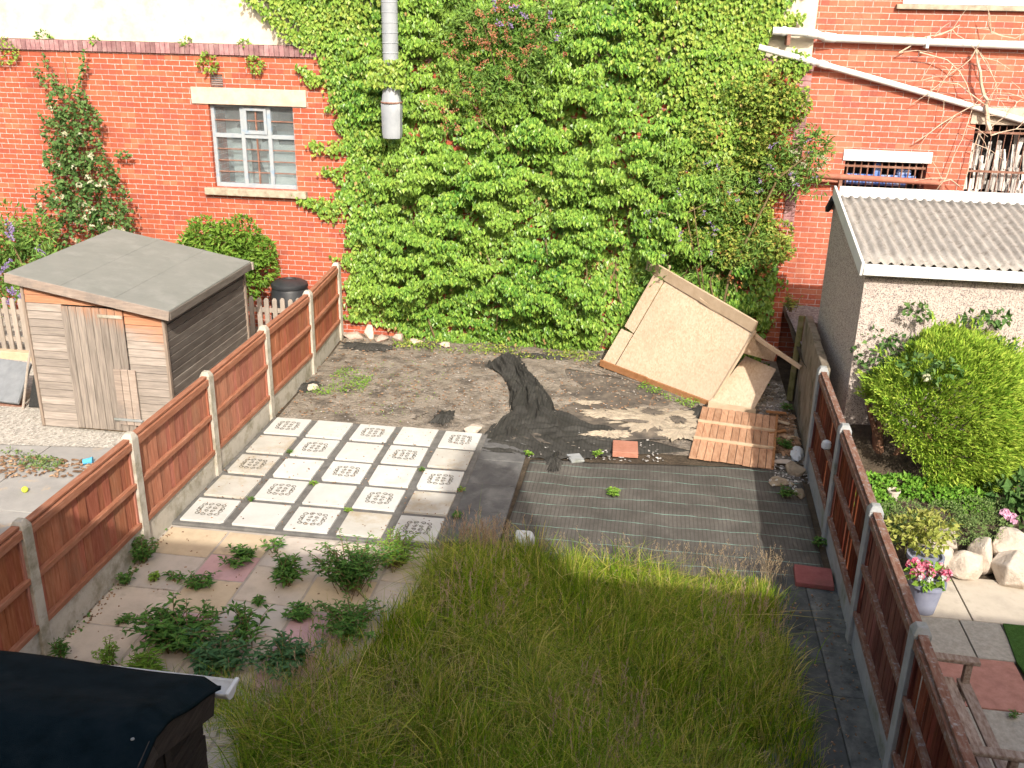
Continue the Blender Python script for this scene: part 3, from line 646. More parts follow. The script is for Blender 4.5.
MB().tube([(5.9, 3.27, 2.74), (6.3, 3.3, 2.74), (6.62, 3.72, 2.71), (7.05, 3.8, 2.69)], .022, 10).build('pipe', 'pipe_brown', p3, smooth=True)
MB().box(7.02, 7.07, 3.74, 3.9, 2.62, 2.72).build('bracket', 'rust', p3, bev=.006)
# ---- metal flue
du = thing('flue_duct', (.69, 3.06, 3.2), 'pale metal flue pipe hanging down through the ivy with a flared mouth', 'duct')
MB().lathe((.735, 3.06, 0), [(.105, 4.1), (.108, 4.3), (.112, 5.4), (.112, 6.6)], 24).build('pipe', 'metal', du, smooth=True)
rr = MB()
for k in range(12): rr.lathe((.735, 3.06, 4.28 + k * .13), [(.109, 0), (.1145, .004), (.1145, .012), (.109, .016)], 24)
rr.build('seam', 'metal', du, smooth=True)
cw = MB(); pr4 = [(.545, .08, 4.0), (.545, .08, 4.0)]
def ring(hw, hd, z, cx=.735, cy=3.06): return [(cx + hw * math.cos(2 * PI * k / 24) * (1.15 if abs(math.cos(2 * PI * k / 24)) < .95 else 1), cy + hd * math.sin(2 * PI * k / 24), z) for k in range(24)]
rs = [ring(.09, .105, 4.02), ring(.093, .108, 3.9), ring(.125, .12, 3.66), ring(.138, .13, 3.63), ring(.135, .13, 3.5), ring(.13, .13, 3.22), ring(.12, .12, 3.15)]
cw.add(sum(rs, []), [(i * 24 + (k + 1) % 24, i * 24 + k, (i + 1) * 24 + k, (i + 1) * 24 + (k + 1) % 24) for i in range(6) for k in range(24)] + [tuple(range(6 * 24, 7 * 24))])
cw.build('flared_mouth', 'metal', du, smooth=True)
MB().lathe((.735, 3.06, 3.625), [(.15, 0), (.154, .006), (.154, .014), (.15, .02)], 24).build('clamp', 'rust', du, smooth=True)

# ---- garage on the right
GX, GY0, GZ = 6.65, -.43, 2.50
ga = thing('garage', (9, .9, .6), 'pebbledashed garage with grey corrugated roof and white fascia boards', 'garage')
RG = (1.5, 2.87)   # ridge y,z
w = MB(); prof = [(GY0, .3), (GY0, GZ), (RG[0], RG[1] - .06), (1.84, 2.62), (1.84, .3)]
n = len(prof)
w.add([(GX, a, b) for a, b in prof] + [(13, a, b) for a, b in prof], [tuple(range(n - 1, -1, -1)), tuple(range(n, 2 * n))] + [(i, (i + 1) % n, n + (i + 1) % n, n + i) for i in range(n)])
w.build('wall', 'pebble', ga)
MB().box(GX - .03, 13, GY0 - .03, 1.87, .2, .62).build('dark_base_band', 'dark', ga)  # near-black band along the foot of the garage walls
def corr(ya, za, yb, zb, name):
    V = []; nx = 440; nd = 6
    for i in range(nd + 1):
        for k in range(nx + 1):
            x = GX - .05 + k * (13.1 - GX) / nx; t = i / nd
            V.append((x, ya + (yb - ya) * t, za + (zb - za) * t + .019 * math.sin(2 * PI * x / .1035)))
    F = [(i * (nx + 1) + k, i * (nx + 1) + k + 1, (i + 1) * (nx + 1) + k + 1, (i + 1) * (nx + 1) + k) for i in range(nd) for k in range(nx)]
    o = tris(name, V, F, 'asb', ga, smooth=True); sm = o.modifiers.new('t', 'SOLIDIFY'); sm.thickness = .008; return o
corr(GY0 - .12, GZ + .035, RG[0], RG[1] + .03, 'corrugated_roof'); corr(RG[0] + .02, RG[1] + .02, 1.92, 2.61, 'corrugated_roof')
MB().box(GX - .04, 13, RG[0] - .13, RG[0] - .1, RG[1] - .005, RG[1] + .125).build('ridge_board', 'white', ga, bev=.006)
MB().box(GX - .055, 13, GY0 - .145, GY0 - .12, GZ - .095, GZ + .022).build('fascia', 'white', ga, bev=.006)
MB().beam((GX - .075, GY0 - .15, GZ - .03), (GX - .075, RG[0] + .0, RG[1] + .04), .03, .15).build('barge_board', 'white', ga, bev=.006)
MB().beam((GX - .06, RG[0] + .1, RG[1] - .06), (GX - .06, 1.90, 2.62), .05, .07).build('barge_board', 'dark', ga, bev=.006)

# ---- unseen house behind the camera that throws the shade over the lawn
ho = thing('house', (4, -14, 0), 'unseen house behind the viewer with eaves and a wall made pale for bounced light', 'house')
MB().box(-12, 22, -18, -10.95, 0, 5.6).build('wall', 'render', ho)  # pale render picked for this unseen wall to bounce light into the shade
rf = MB(); EY, EZ = -10.59, 5.735
rf.hexa([(-12.3, EY, EZ - .15), (22.3, EY, EZ - .15), (22.3, -14.6, 8.05), (-12.3, -14.6, 8.05)], [(-12.3, EY, EZ), (22.3, EY, EZ), (22.3, -14.6, 8.2), (-12.3, -14.6, 8.2)])
rf.hexa([(-12.3, -14.6, 8.05), (22.3, -14.6, 8.05), (22.3, -18.6, EZ - .15), (-12.3, -18.6, EZ - .15)], [(-12.3, -14.6, 8.2), (22.3, -14.6, 8.2), (22.3, -18.6, EZ), (-12.3, -18.6, EZ)])
rf.build('roof', 'tile', ho)
ch = MB().box(6.92, 7.62, -15.0, -14.3, 7.6, 10.2).box(6.3, 6.917, -14.95, -14.35, 7.6, 9.5).build('chimney_and_shadow_box', 'brick', ho)  # lower second box added beside the stack to widen its cast shadow
MB().lathe((7.27, -14.65, 10.2), [(.16, 0), (.14, .3), (.15, .42)], 16).build('chimney_pot', 'redbrick', ch)
# ================================================================== FENCES AND SHEDS
def fence(name, label, posts, side, top, mb_board, mb_rail, post_mat, gravel_mat, gap, cap, group='garden boundary fences', seed=1):
    """posts: list of (x, y); side +1: rails on the +x face, -1: on the -x face"""
    q = random.Random(seed)
    f = thing(name, (posts[0][0], posts[0][1], 0), label, 'fence', group)
    for i, (x, y) in enumerate(posts):
        m = MB(); h = top + .04; r = .056
        m.hexa([(x - r, y - r, -.1), (x + r, y - r, -.1), (x + r, y + r, -.1), (x - r, y + r, -.1)], [(x - r, y - r, h - .05), (x + r, y - r, h - .05), (x + r, y + r, h - .05), (x - r, y + r, h - .05)])
        m.hexa([(x - r, y - r, h - .05), (x + r, y - r, h - .05), (x + r, y + r, h - .05), (x - r, y + r, h - .05)], [(x - .032, y - .032, h), (x + .032, y - .032, h), (x + .032, y + .032, h), (x - .032, y + .032, h)])
        m.build('post', post_mat, f, bev=.006)
    for (xa, ya), (xb, yb) in zip(posts, posts[1:]):
        d = 1 if yb > ya else -1
        A = np.array([xa, ya + .05 * d]); B = np.array([xb, yb - .05 * d])
        L = float(np.linalg.norm(B - A)); u = (B - A) / L
        def P(t, off, z): p = A + u * t; return (p[0] + off, p[1], z)
        MB().beam(P(0, 0, .14), P(L, 0, .14), .05, .29).build('gravel_board', gravel_mat, f, bev=.006)
        z0, z1 = .29, top - .02 + q.uniform(-.012, .012)
        pb = MB(); t = .01; wb = .098 if gap < .01 else .072
        while t < L - .02:
            e = min(t + wb - gap * q.choice((0, .2, .4, .6, 1, 1.8)), L - .01); o = q.uniform(-.002, .002) - .004 * side + (.004 if int(round(t / wb)) % 2 else -.003) * side; k1, k2 = (.006, .012) if d > 0 else (.012, .006)
            lo, hi = (t, e) if d > 0 else (e, t)
            if d < 0: k1, k2 = k2, k1
            a1, b1, a2, b2 = (-.006, k1, -.006, k2) if side > 0 else (-k1, .006, -k2, .006)
            pb.hexa([P(lo, o + a1, z0), P(hi, o + a2, z0), P(hi, o + b2, z0), P(lo, o + b1, z0)], [P(lo, o + a1, z1), P(hi, o + a2, z1), P(hi, o + b2, z1), P(lo, o + b1, z1)])
            t += wb - (.003 if gap < .01 else -.004)
        pn = pb.build('panel', mb_board, f)
        rl = MB()
        for z, hh in ((z0 + .03, .05), ((z0 + z1) / 2, .05), (z1 - .045, .07)): rl.beam(P(0, side * .027, z), P(L, side * .027, z), .044, hh)
        rl.build('rail', mb_rail, pn, bev=.004)
        for t in (.018, L - .018): MB().beam(P(t, side * .017, z0), P(t, side * .017, z1), .03, .022, up=(1, 0, 0)).build('stile', mb_board, pn)
        MB().beam(P(0, 0, z1 + .012), P(L, 0, z1 + .012), .062, .024).build('capping', cap, pn, bev=.004)
    return f
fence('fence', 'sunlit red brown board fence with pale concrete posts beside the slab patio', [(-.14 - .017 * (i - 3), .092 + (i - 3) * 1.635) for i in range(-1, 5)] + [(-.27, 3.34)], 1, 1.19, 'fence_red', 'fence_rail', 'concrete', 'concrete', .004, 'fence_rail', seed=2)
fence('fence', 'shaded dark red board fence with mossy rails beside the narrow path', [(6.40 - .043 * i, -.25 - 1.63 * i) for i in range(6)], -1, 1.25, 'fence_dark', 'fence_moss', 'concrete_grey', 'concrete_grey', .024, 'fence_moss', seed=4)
lwall = thing('boundary_wall', (6.43, .9, 0), 'low rough concrete boundary wall between shaded fence and brick wall', 'wall')
wl = MB()
for k in range(4):
    xa, xb = 6.40 + .026 * k, 6.40 + .026 * (k + 1) - .002; y0_, y1_ = -.19 + .53 * k, .335 + .53 * k; zt = 1.25 - .014 * (k % 2)
    wl.hexa([(xa, y0_, -.1), (xa + .09, y0_, -.1), (xb + .09, y1_, -.1), (xb, y1_, -.1)], [(xa, y0_, zt), (xa + .09, y0_, zt), (xb + .09, y1_, zt), (xb, y1_, zt)])
wl.build('wall_panel', 'old_concrete', lwall, bev=.012)
mp = MB().beam((6.455, 2.02, 0), (6.50, 2.16, 1.16), .08, .07).build('post', 'moss_post', bev=.012); tag(mp, 'mossy old timber post leaning at the end of the low concrete wall', 'post')
kn = thing('fence_lamp', (6.30, -1.45, .9), 'small round pale fitting fixed on the shaded fence', 'lamp')
MB().lathe((6.30, -1.45, .88), [(.02, -.05), (.045, -.03), (.05, 0), (.04, .035), (.015, .05)], 14).build('globe', 'bag', kn, smooth=True)
MB().box(6.30, 6.345, -1.475, -1.425, .86, .9).build('bracket', 'dark', kn)

# ---- bleached shed over the left fence
sh = thing('garden_shed', (-1.85, .5, 0), 'bleached timber shed with grey felt roof and closed plank door', 'shed')
sx0, sx1, sy0, sy1 = -2.67, -1.0, -.70, 1.58
def ztop(x): return 1.83 + (1.50 - 1.83) * (x - sx0) / (sx1 - sx0)
base = MB().box(sx0 + .03, sx1 - .03, sy0 + .03, sy1 - .03, -.02, .06).build('base', 'wood_pale', sh)
f1 = MB(); z = .05
def board(mb, xa, xb, z, h, y, mi=0):
    za, zb = min(z + h, ztop(xa)), min(z + h, ztop(xb))
    if za <= z + .004 and zb <= z + .004: return
    za, zb = max(za, z + .003), max(zb, z + .003)
    mb.hexa([(xa, y - .013, z), (xb, y - .013, z), (xb, y + .02, z), (xa, y + .02, z)], [(xa, y - .004, za), (xb, y - .004, zb), (xb, y + .02, zb), (xa, y + .02, za)], mi)
dx0, dx1 = -2.22, -1.47
while z < 1.85:
    mi = 1 if z > 1.50 else 0
    board(f1, sx0, dx0 - .005, z, .089, sy0, 1 if z > 1.56 else 0); board(f1, dx1 + .005, sx1, z, .089, sy0, 1 if z > 1.34 else 0)
    if z > 1.60: board(f1, dx0 - .004, dx1 + .004, z, .094, sy0, 1)
    z += .097
MB().hexa([(sx0 + .02, sy0 + .022, .05), (sx1 - .022, sy0 + .022, .05), (sx1 - .022, sy0 + .03, .05), (sx0 + .02, sy0 + .03, .05)], [(sx0 + .02, sy0 + .022, 1.8), (sx1 - .022, sy0 + .022, 1.48), (sx1 - .022, sy0 + .03, 1.48), (sx0 + .02, sy0 + .03, 1.8)]).box(sx1 - .04, sx1 - .021, sy0 + .04, sy1 - .03, .05, 1.48).build('dark_gap_backing', 'dark', sh)  # near-black sheet added behind the boards so the gaps read as shade
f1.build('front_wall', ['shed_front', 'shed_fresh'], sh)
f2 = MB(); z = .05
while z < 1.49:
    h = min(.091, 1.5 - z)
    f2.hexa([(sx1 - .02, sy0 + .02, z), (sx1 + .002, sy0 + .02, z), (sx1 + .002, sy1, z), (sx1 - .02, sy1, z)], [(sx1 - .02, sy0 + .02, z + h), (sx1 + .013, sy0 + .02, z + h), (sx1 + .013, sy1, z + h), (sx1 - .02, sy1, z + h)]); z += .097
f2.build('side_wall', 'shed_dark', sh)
MB().box(sx0 - .01, sx0 + .02, sy0 + .02, sy1, .05, 1.82).box(sx0, sx1 - .02, sy1 - .02, sy1 + .01, .05, 1.49).build('rear_wall', 'shed_wood', sh)
for bx in ((sx1 - .005, sx1 + .03, sy0 - .03, sy0 + .02, .05, 1.49), (sx1 - .005, sx1 + .03, sy1 - .03, sy1 + .015, .05, 1.49), (sx0 - .025, sx0 + .01, sy0 - .03, sy0 + .01, .05, 1.8)): MB().box(*bx).build('corner_trim', 'shed_door', sh, bev=.003)
d = MB(); k = dx0
while k < dx1 - .01:
    e = min(k + .092, dx1); d.box(k + .002, e - .002, sy0 - .034, sy0 - .012, .07, 1.585); k += .094
dr = d.build('door', 'shed_doorboard', sh, bev=.002)
MB().box(dx1 - .30, dx1 + .0, sy0 - .048, sy0 - .035, 1.48, 1.515).build('hinge', 'concrete', dr)
pl = MB()
for k in range(3): pl.box(-1.85 + k * .092 + .19, -1.85 + k * .092 + .275, sy0 - .056, sy0 - .036, .16, .86)
pl.build('patch_boards', 'shed_wood', dr, bev=.003)
MB().box(-1.72, -1.36, sy0 - .075, sy0 - .057, .22, .245).build('bolt', 'concrete_grey', dr)
rfm = MB(); RT = [(-2.81, -.77, 1.955), (-.87, -.79, 1.625), (-.89, 1.62, 1.625), (-2.88, 1.72, 1.955)]
rfm.hexa([(a, b, c - .045) for a, b, c in RT], RT)
rfo = rfm.build('roof', 'felt', sh, bev=.01)
for k in (1, 2):
    t = k / 3.05; a = [RT[0][i] * (1 - t) + RT[1][i] * t for i in range(3)]; b = [RT[3][i] * (1 - t) + RT[2][i] * t for i in range(3)]
    MB().hexa([(a[0] - .025, a[1] + .004, a[2] + .001), (a[0] + .025, a[1] + .004, a[2] - .006), (b[0] + .025, b[1] - .004, b[2] - .006), (b[0] - .025, b[1] - .004, b[2] + .001)], [(a[0] - .025, a[1] + .004, a[2] + .007), (a[0] + .025, a[1] + .004, a[2] - .001), (b[0] + .025, b[1] - .004, b[2] - .001), (b[0] - .025, b[1] - .004, b[2] + .007)]).build('felt_lap', 'felt', rfo)
MB().beam((-2.82, -.785, 1.90), (-.86, -.805, 1.567), .022, .11).build('fascia', 'shed_wood', sh, bev=.004)
MB().beam((-.865, -.78, 1.56), (-.885, 1.62, 1.56), .02, .09).build('fascia', 'shed_dark', sh, bev=.004)
MB().box(-.93, -.86, 1.60, 1.64, 1.51, 1.61).build('fascia', 'picket', sh)

# ---- dark shed in the near corner
ns = thing('garden_shed', (1.5, -7.7, 0), 'black felted shed in the near corner with rotten open side', 'shed')
ex, rx = 2.42, 2.44
ey, ez, ry, rz = -6.84, 1.66, -7.50, 1.93
ny_, nz_ = -8.9, 1.36
V = [(.0, ey, ez), (ex, ey - .02, ez), (rx, ry, rz), (.0, ry, rz), (rx + .01, ny_, nz_), (.0, ny_, nz_)]
rf = MB(); nn = 26
def rp(u, t):   # t 0..1 far eave to ridge, 1..2 ridge to near eave
    a = (u * (ex - .0), ey, ez); b = (u * rx, ry, rz); c_ = (u * (rx + .01), ny_, nz_)
    if t <= 1: p = [a[i] * (1 - t) + b[i] * t for i in range(3)]
    else: p = [b[i] * (2 - t) + c_[i] * (t - 1) for i in range(3)]
    p[2] -= .05 * math.exp(-((t - 1) / .16) ** 2) * .8
    p[2] += .010 * math.sin(5 * u + 3 * t) + .007 * math.sin(13 * u + 1.7 * t * t) + .008 * math.sin(9 * t)
    if u > .985: p[2] -= .05
    return p
us = [k / nn for k in range(nn)] + [.99, 1.0]; ts = [i / 12 for i in range(25)]
vs = [rp(u, t) for t in ts for u in us]; nu = len(us)
rf.add(vs, [(i * nu + k, (i + 1) * nu + k, (i + 1) * nu + k + 1, i * nu + k + 1)[::-1] for i in range(24) for k in range(nu - 1)])
nm_ = MB()
for k in range(9):
    for t in (1.02, .02):
        p_ = rp(.05 + k * .115, t); nm_.lathe((p_[0], p_[1] - .03, p_[2]), [(.009, 0), (.008, .004), (.003, .006)], 8)
nm_.build('nails', 'concrete_grey', ns)
for t0 in (.52, 1.42):
    lp = MB(); pts_ = [(rp(u, t0), rp(u, t0 + .02), rp(u, t0 + .16)) for u in us[:-2]]
    for (a_, b_, c_), (d_, e_, f_) in zip(pts_, pts_[1:]):
        up3 = lambda q, h: (q[0], q[1], q[2] + h)
        lp.add([up3(a_, .001), up3(d_, .001), up3(e_, .009), up3(b_, .009), up3(f_, .004), up3(c_, .004)], [(0, 1, 2, 3), (3, 2, 4, 5)])
    lp.build('felt_lap', 'felt_dark', ns)
q_ = np.random.default_rng(5); V_ = []; F_ = []
for k in range(70):
    p_ = rp(q_.uniform(0, .97), q_.uniform(.05, 1.95)); a_ = q_.uniform(0, 6.3); l_ = q_.uniform(.004, .014); b_ = len(V_)
    for sx, sy in ((-1, 0), (0, -.5), (1, 0), (0, .5)): V_.append((p_[0] + l_ * (sx * math.cos(a_) - sy * math.sin(a_)), p_[1] + l_ * (sx * math.sin(a_) + sy * math.cos(a_)), p_[2] + .006))
    F_.append((b_, b_ + 1, b_ + 2, b_ + 3))
o = tris('roof_litter', V_, F_, 'bark_chip', ns); o['kind'] = 'stuff'
ro = rf.build('roof', 'felt_dark', ns, smooth=True); sm = ro.modifiers.new('t', 'SOLIDIFY'); sm.thickness = .02; sm.offset = -1
wx = ex - .07
gw = MB(); q = random.Random(8)
for k in range(14):
    y1 = ey - .08; z = .05 + k * .112
    ya = -8.8; yb = -6.95
    if z > 1.0: yb = -6.93
    if .25 < z < 1.5:
        gw.box(wx - .02, wx + .004 * (k % 3), -7.28, yb, z, z + .106)
        gw.box(wx - .02, wx + .004, ya, -8.1, z, z + .106)
    else: gw.box(wx - .02, wx, ya, yb, z, z + .106)
gw.build('side_wall', 'tar_wood', ns, bev=.003)
MB().beam((ex - .025, ey - .05, ez - .1), (rx - .025, ry, rz - .12), .022, .13).beam((rx - .022, ry, rz - .12), (rx - .02, ny_, nz_ - .08), .022, .13).build('barge_board', 'tar_wood', ns, bev=.004)
MB().box(.0, wx - .02, -6.97, -6.94, .02, 1.6).box(.02, wx - .02, -8.83, -8.8, .02, 1.4).build('long_wall', 'tar_wood', ns)
MB().box(wx - .03, wx + .012, -7.32, -7.27, .1, 1.72).box(wx - .03, wx + .012, -8.12, -8.07, .1, 1.6).build('door_frame', 'tar_wood', ns, bev=.003)
MB().box(wx - .5, wx - .48, -8.1, -7.3, .1, 1.5).build('inner_panel', 'dark', ns)
gt = MB(); ng = 12; gx = (.0, 2.455)
for x in gx: gt.v += [(x, -6.79 + .062 * math.cos(PI + PI * k / ng), 1.585 + .062 * math.sin(PI + PI * k / ng)) for k in range(ng + 1)]
gt.f += [[k, k + 1, ng + 2 + k, ng + 1 + k] for k in range(ng)] + [list(range(ng + 1, 2 * ng + 2))]; gt.m += [0] * (ng + 1)
go = gt.build('gutter', 'white', ns, smooth=True); gm = go.modifiers.new('t', 'SOLIDIFY'); gm.thickness = .004
MB().box(2.445, 2.466, -6.86, -6.72, 1.572, 1.596).build('gutter_end', 'white', ns, bev=.006)
# ---- picket fences, compost bin, folded chair, ball, cup
def picket(x0, x1, y, h, label):
    p = thing('picket_fence', ((x0 + x1) / 2, y, 0), label, 'fence', 'picket fences')
    m = MB(); x = x0; k = 0
    while x < x1:
        t = R.uniform(-.01, .01); z1 = h + R.uniform(-.015, .015)
        m.hexa([(x, y - .01, .04), (x + .07, y - .01, .04), (x + .07, y + .01, .04), (x, y + .01, .04)], [(x + t, y - .01, z1 - .03), (x + .07 + t, y - .01, z1 - .03), (x + .07 + t, y + .01, z1 - .03), (x + t, y + .01, z1 - .03)])
        m.hexa([(x + t, y - .01, z1 - .03), (x + .07 + t, y - .01, z1 - .03), (x + .07 + t, y + .01, z1 - .03), (x + t, y + .01, z1 - .03)], [(x + .02 + t, y - .01, z1), (x + .05 + t, y - .01, z1), (x + .05 + t, y + .01, z1), (x + .02 + t, y + .01, z1)])
        x += .125
    m.build('pickets', 'picket', p)
    MB().box(x0 - .03, x1, y + .011, y + .035, .18, .25).box(x0 - .03, x1, y + .011, y + .035, h - .24, h - .17).build('rail', 'picket', p)
    return p
picket(-5.9, -3.2, 1.75, .84, 'bleached picket fence under purple flowers left of shed')
picket(-2.2, -.36, 2.72, .80, 'pale picket fence section in front of the black compost bin')
sl = MB().box(-5.9, -3.1, 1.42, 1.55, -.02, .14).build('sleeper', 'wood_pale', bev=.012); tag(sl, 'pale timber edging lying at the foot of the left picket fence', 'timber')
cb = thing('compost_bin', (-.93, 3.08, 0), 'black plastic compost bin with round lid by the brick wall', 'compost bin')
MB().lathe((-.93, 3.08, 0), [(.33, 0), (.32, .1), (.275, .84), (.255, .88)], 32).build('bin_body', 'black_plastic', cb, smooth=True)
MB().lathe((-.93, 3.08, .88), [(.272, 0), (.28, .02), (.272, .06), (.2, .10), (.11, .115), (.10, .10), (.05, .10)], 32).build('lid', 'black_plastic', cb, smooth=True)
fc = thing('folded_chair', (-3.5, .3, 0), 'folded lounger with grey pad and pale tube frame by the shed', 'chair')
MB().plate([(-3.95, -.14, .05), (-3.30, -.25, .08), (-3.42, .30, .42), (-4.1, .42, .42)], .05).build('seat_pad', 'slate', fc, bev=.015)
MB().box(-3.99, -3.3, -.2, -.13, .0, .05).build('base_rail', 'rust', fc)
MB().tube([(-3.25, -.28, .02), (-3.36, .10, .45), (-3.42, .40, .8), (-3.45, .5, .9)], .016, 8).tube([(-2.95, -.22, .02), (-3.03, -.04, .24), (-3.12, .12, .44)], .016, 8).tube([(-3.2, -.25, .02), (-3.0, -.22, .02), (-2.92, -.12, .02)], .013, 8).build('frame', 'picket', fc, smooth=True)
MB().plate([(-3.20, -.22, .05), (-2.98, -.20, .05), (-3.13, .13, .42), (-3.30, .16, .42)], .012).build('mesh_panel', 'mesh', fc)
b = MB().rock((-1.90, -2.29, .045), (.034, .034, .034), 1, 16, 0).build('tennis_ball', 'ball', smooth=True); tag(b, 'yellow tennis ball on the concrete yard left of fence', 'ball')
cp = thing('cup', (-1.62, -1.55, .02), 'small blue plastic cup on its side beyond the left fence', 'cup')
MB().tube([(-1.67, -1.57, .05), (-1.58, -1.53, .055)], [.03, .04], 14).build('cup_wall', 'cup', cp, smooth=True)
MB().tube([(-1.583, -1.531, .055), (-1.577, -1.529, .055)], [.044, .044], 14).build('rim', 'cup', cp, smooth=True)

# ================================================================== THINGS IN THE GARDEN
def cloth(name, rows, mat, amp, seed, zs, label, cat, th=.006, sub=14):
    from mathutils import noise
    rows = [np.array(r, float) for r in rows]; nr = (len(rows) - 1) * sub + 1; nc = 90
    V = []
    for i in range(nr):
        f = i / sub; a = min(int(f), len(rows) - 2); t = f - a; t = t * t * (3 - 2 * t) * .5 + t * .5
        A, B = rows[a], rows[a + 1]; ln = A * (1 - t) + B * t; zz = zs[a] * (1 - t) + zs[a + 1] * t
        for k in range(nc + 1):
            u = k / nc * (len(ln) - 1); j = min(int(u), len(ln) - 2); q = u - j
            x, yv = ln[j] * (1 - q) + ln[j + 1] * q; e = k / nc
            w = noise.noise((e * 2.2, f * .55, seed)) * 1.6
            ridge = 1 - abs(noise.noise((e * 7.5 + w * 2.2, f * .5 + w, seed + 5))) * 2.2
            fine = 1 - abs(noise.noise((x * 9 + w, yv * 9, seed + 9))) * 2
            big = noise.noise((x * 1.7, yv * 1.7, seed + 2))
            h = zz * (math.sin(PI * min(1, max(0, e))) ** .6) * (1 + .5 * big) + amp * (max(0, ridge) ** 2.6 * 1.0 + .30 * max(0, fine) ** 2 + .12 * max(0, 1 - abs(noise.noise((x * 23, yv * 23, seed))) * 3)) * (.35 + .65 * min(1, zz * 6))
            jx, jy = .05 * noise.noise((e * 6, f * 1.7, seed + 21)), .05 * noise.noise((e * 6, f * 1.7, seed + 31))
            V.append((x + jx, yv + jy, max(.014, h)))
    F = [(i * (nc + 1) + k, (i + 1) * (nc + 1) + k, (i + 1) * (nc + 1) + k + 1, i * (nc + 1) + k + 1) for i in range(nr - 1) for k in range(nc)]
    o = tris(name, V, F, mat, smooth=True); m = o.modifiers.new('t', 'SOLIDIFY'); m.thickness = th
    tag(o, label, cat); return o
def flat(name, poly, z, mat, label, cat, n, bump, seed):
    o = sheet(name, poly, z, mat, n, bump, seed, kind=None); s = o.modifiers.new('t', 'SOLIDIFY'); s.thickness = .004; tag(o, label, cat); return o
flat('weed_membrane', [(3.19, -2.75), (6.24, -2.75), (6.30, -.24), (3.24, -.52)], .012, 'membrane', 'large flat weed membrane with green guide lines beside the tall grass', 'membrane', 50, .02, 4)
flat('weed_membrane', [(2.95, -.05), (5.16, .42), (5.5, 1.9), (3.0, 2.75)], .016, 'membrane_dirt', 'dirty torn weed membrane under the pale sand patch', 'membrane', 50, .035, 9)
cloth('weed_membrane', [[(2.20, 2.45), (2.40, 2.72), (2.67, 2.88)], [(2.47, 2.15), (2.67, 2.25), (2.86, 2.36)], [(2.72, 1.50), (2.92, 1.58), (3.15, 1.68)], [(2.78, .72), (3.06, .82), (3.38, .98)], [(2.62, .22), (3.13, .31), (3.90, .62)], [(2.52, -.2), (3.3, -.05), (4.5, .34)], [(2.62, -.38), (3.55, -.48), (5.08, .08)]],
      'membrane_blk', .105, 3, [.08, .075, .055, .04, .03, .015, .008], 'crumpled black weed membrane dragged up into a heap toward the ivy', 'membrane')
sd = MB(); q = random.Random(4)
from mathutils import noise as nz
def patch(name, cx, cy, rx_, ry_, z, h, mat, seed, n=110):
    q = random.Random(seed); ph = [q.uniform(0, 6) for _ in range(6)]; V = [(cx, cy, z + h)]; F = []
    for j in (1, 2, 3, 4):
        for k in range(n):
            a = 2 * PI * k / n; r = (1 + .16 * math.sin(3 * a + ph[0]) + .12 * math.sin(5 * a + ph[1]) + .09 * math.sin(11 * a + ph[2])) * j / 4
            rg = 1 + (.5 * nz.noise((2.2 * math.cos(a) + seed, 2.2 * math.sin(a), j * .2)) + .45 * nz.noise((7 * math.cos(a) + seed, 7 * math.sin(a), j * .3)) + .3 * nz.noise((19 * math.cos(a), 19 * math.sin(a), seed))) * (j / 4)
            V.append((cx + rx_ * rg * j / 4 * math.cos(a), cy + ry_ * rg * j / 4 * math.sin(a), z + h * (1 - (j / 4) ** 2) + .5 * h * nz.noise((3 * math.cos(a) * j, 3 * math.sin(a) * j, seed + 4))))
    F = [(0, 1 + k, 1 + (k + 1) % n) for k in range(n)]
    Q = [(1 + (j - 1) * n + k, 1 + j * n + k, 1 + j * n + (k + 1) % n, 1 + (j - 1) * n + (k + 1) % n) for j in (1, 2, 3) for k in range(n)]
    m = MB().add(V, F + Q); return m.build(name, mat, smooth=True)
for cx, cy, a, b_, zz, hh, sd_ in ((4.62, .92, .62, .38, .035, .03, 2), (4.1, .38, .34, .12, .025, .03, 6), (4.95, .55, .3, .2, .04, .03, 9), (4.0, 1.0, .3, .14, .03, .02, 12), (3.75, 1.35, .16, .08, .03, .015, 14)): struct(patch('sand', cx, cy, a, b_, zz, hh, 'sand', sd_))
for cx, cy, a, b_, sd_ in ((4.6, 1.1, .14, .1, 41), (4.95, .9, .1, .12, 42), (4.4, .75, .16, .05, 43)): struct(patch('dirt_patch', cx, cy, a, b_, .066, .012, 'membrane_dirt', sd_))
for cx, cy, a, b_, sd_, lb in ((3.52, -.52, .10, .3, 15, 'narrow dark membrane scrap between crumpled heap and flat membrane'), (.25, 3.0, .42, .18, 3, 'dark scrap of old membrane by the wall foot left of the ivy'), (-.02, 1.2, .16, .2, 4, 'dark scrap of membrane weighted with a stone by the sunlit fence'), (2.95, 3.05, .4, .14, 5, 'dark scrap of membrane at the foot of the ivy'), (2.0, .5, .14, .22, 6, 'small dark membrane scrap on the soil behind the patio'), (5.3, 1.3, .2, .25, 8, 'dark scrap of membrane left of the tan fallen panel')):
    o = patch('membrane_scrap', cx, cy, a, b_, .02, .045, 'membrane_blk', sd_); tag(o, lb, 'scrap', 'membrane scraps on the soil')
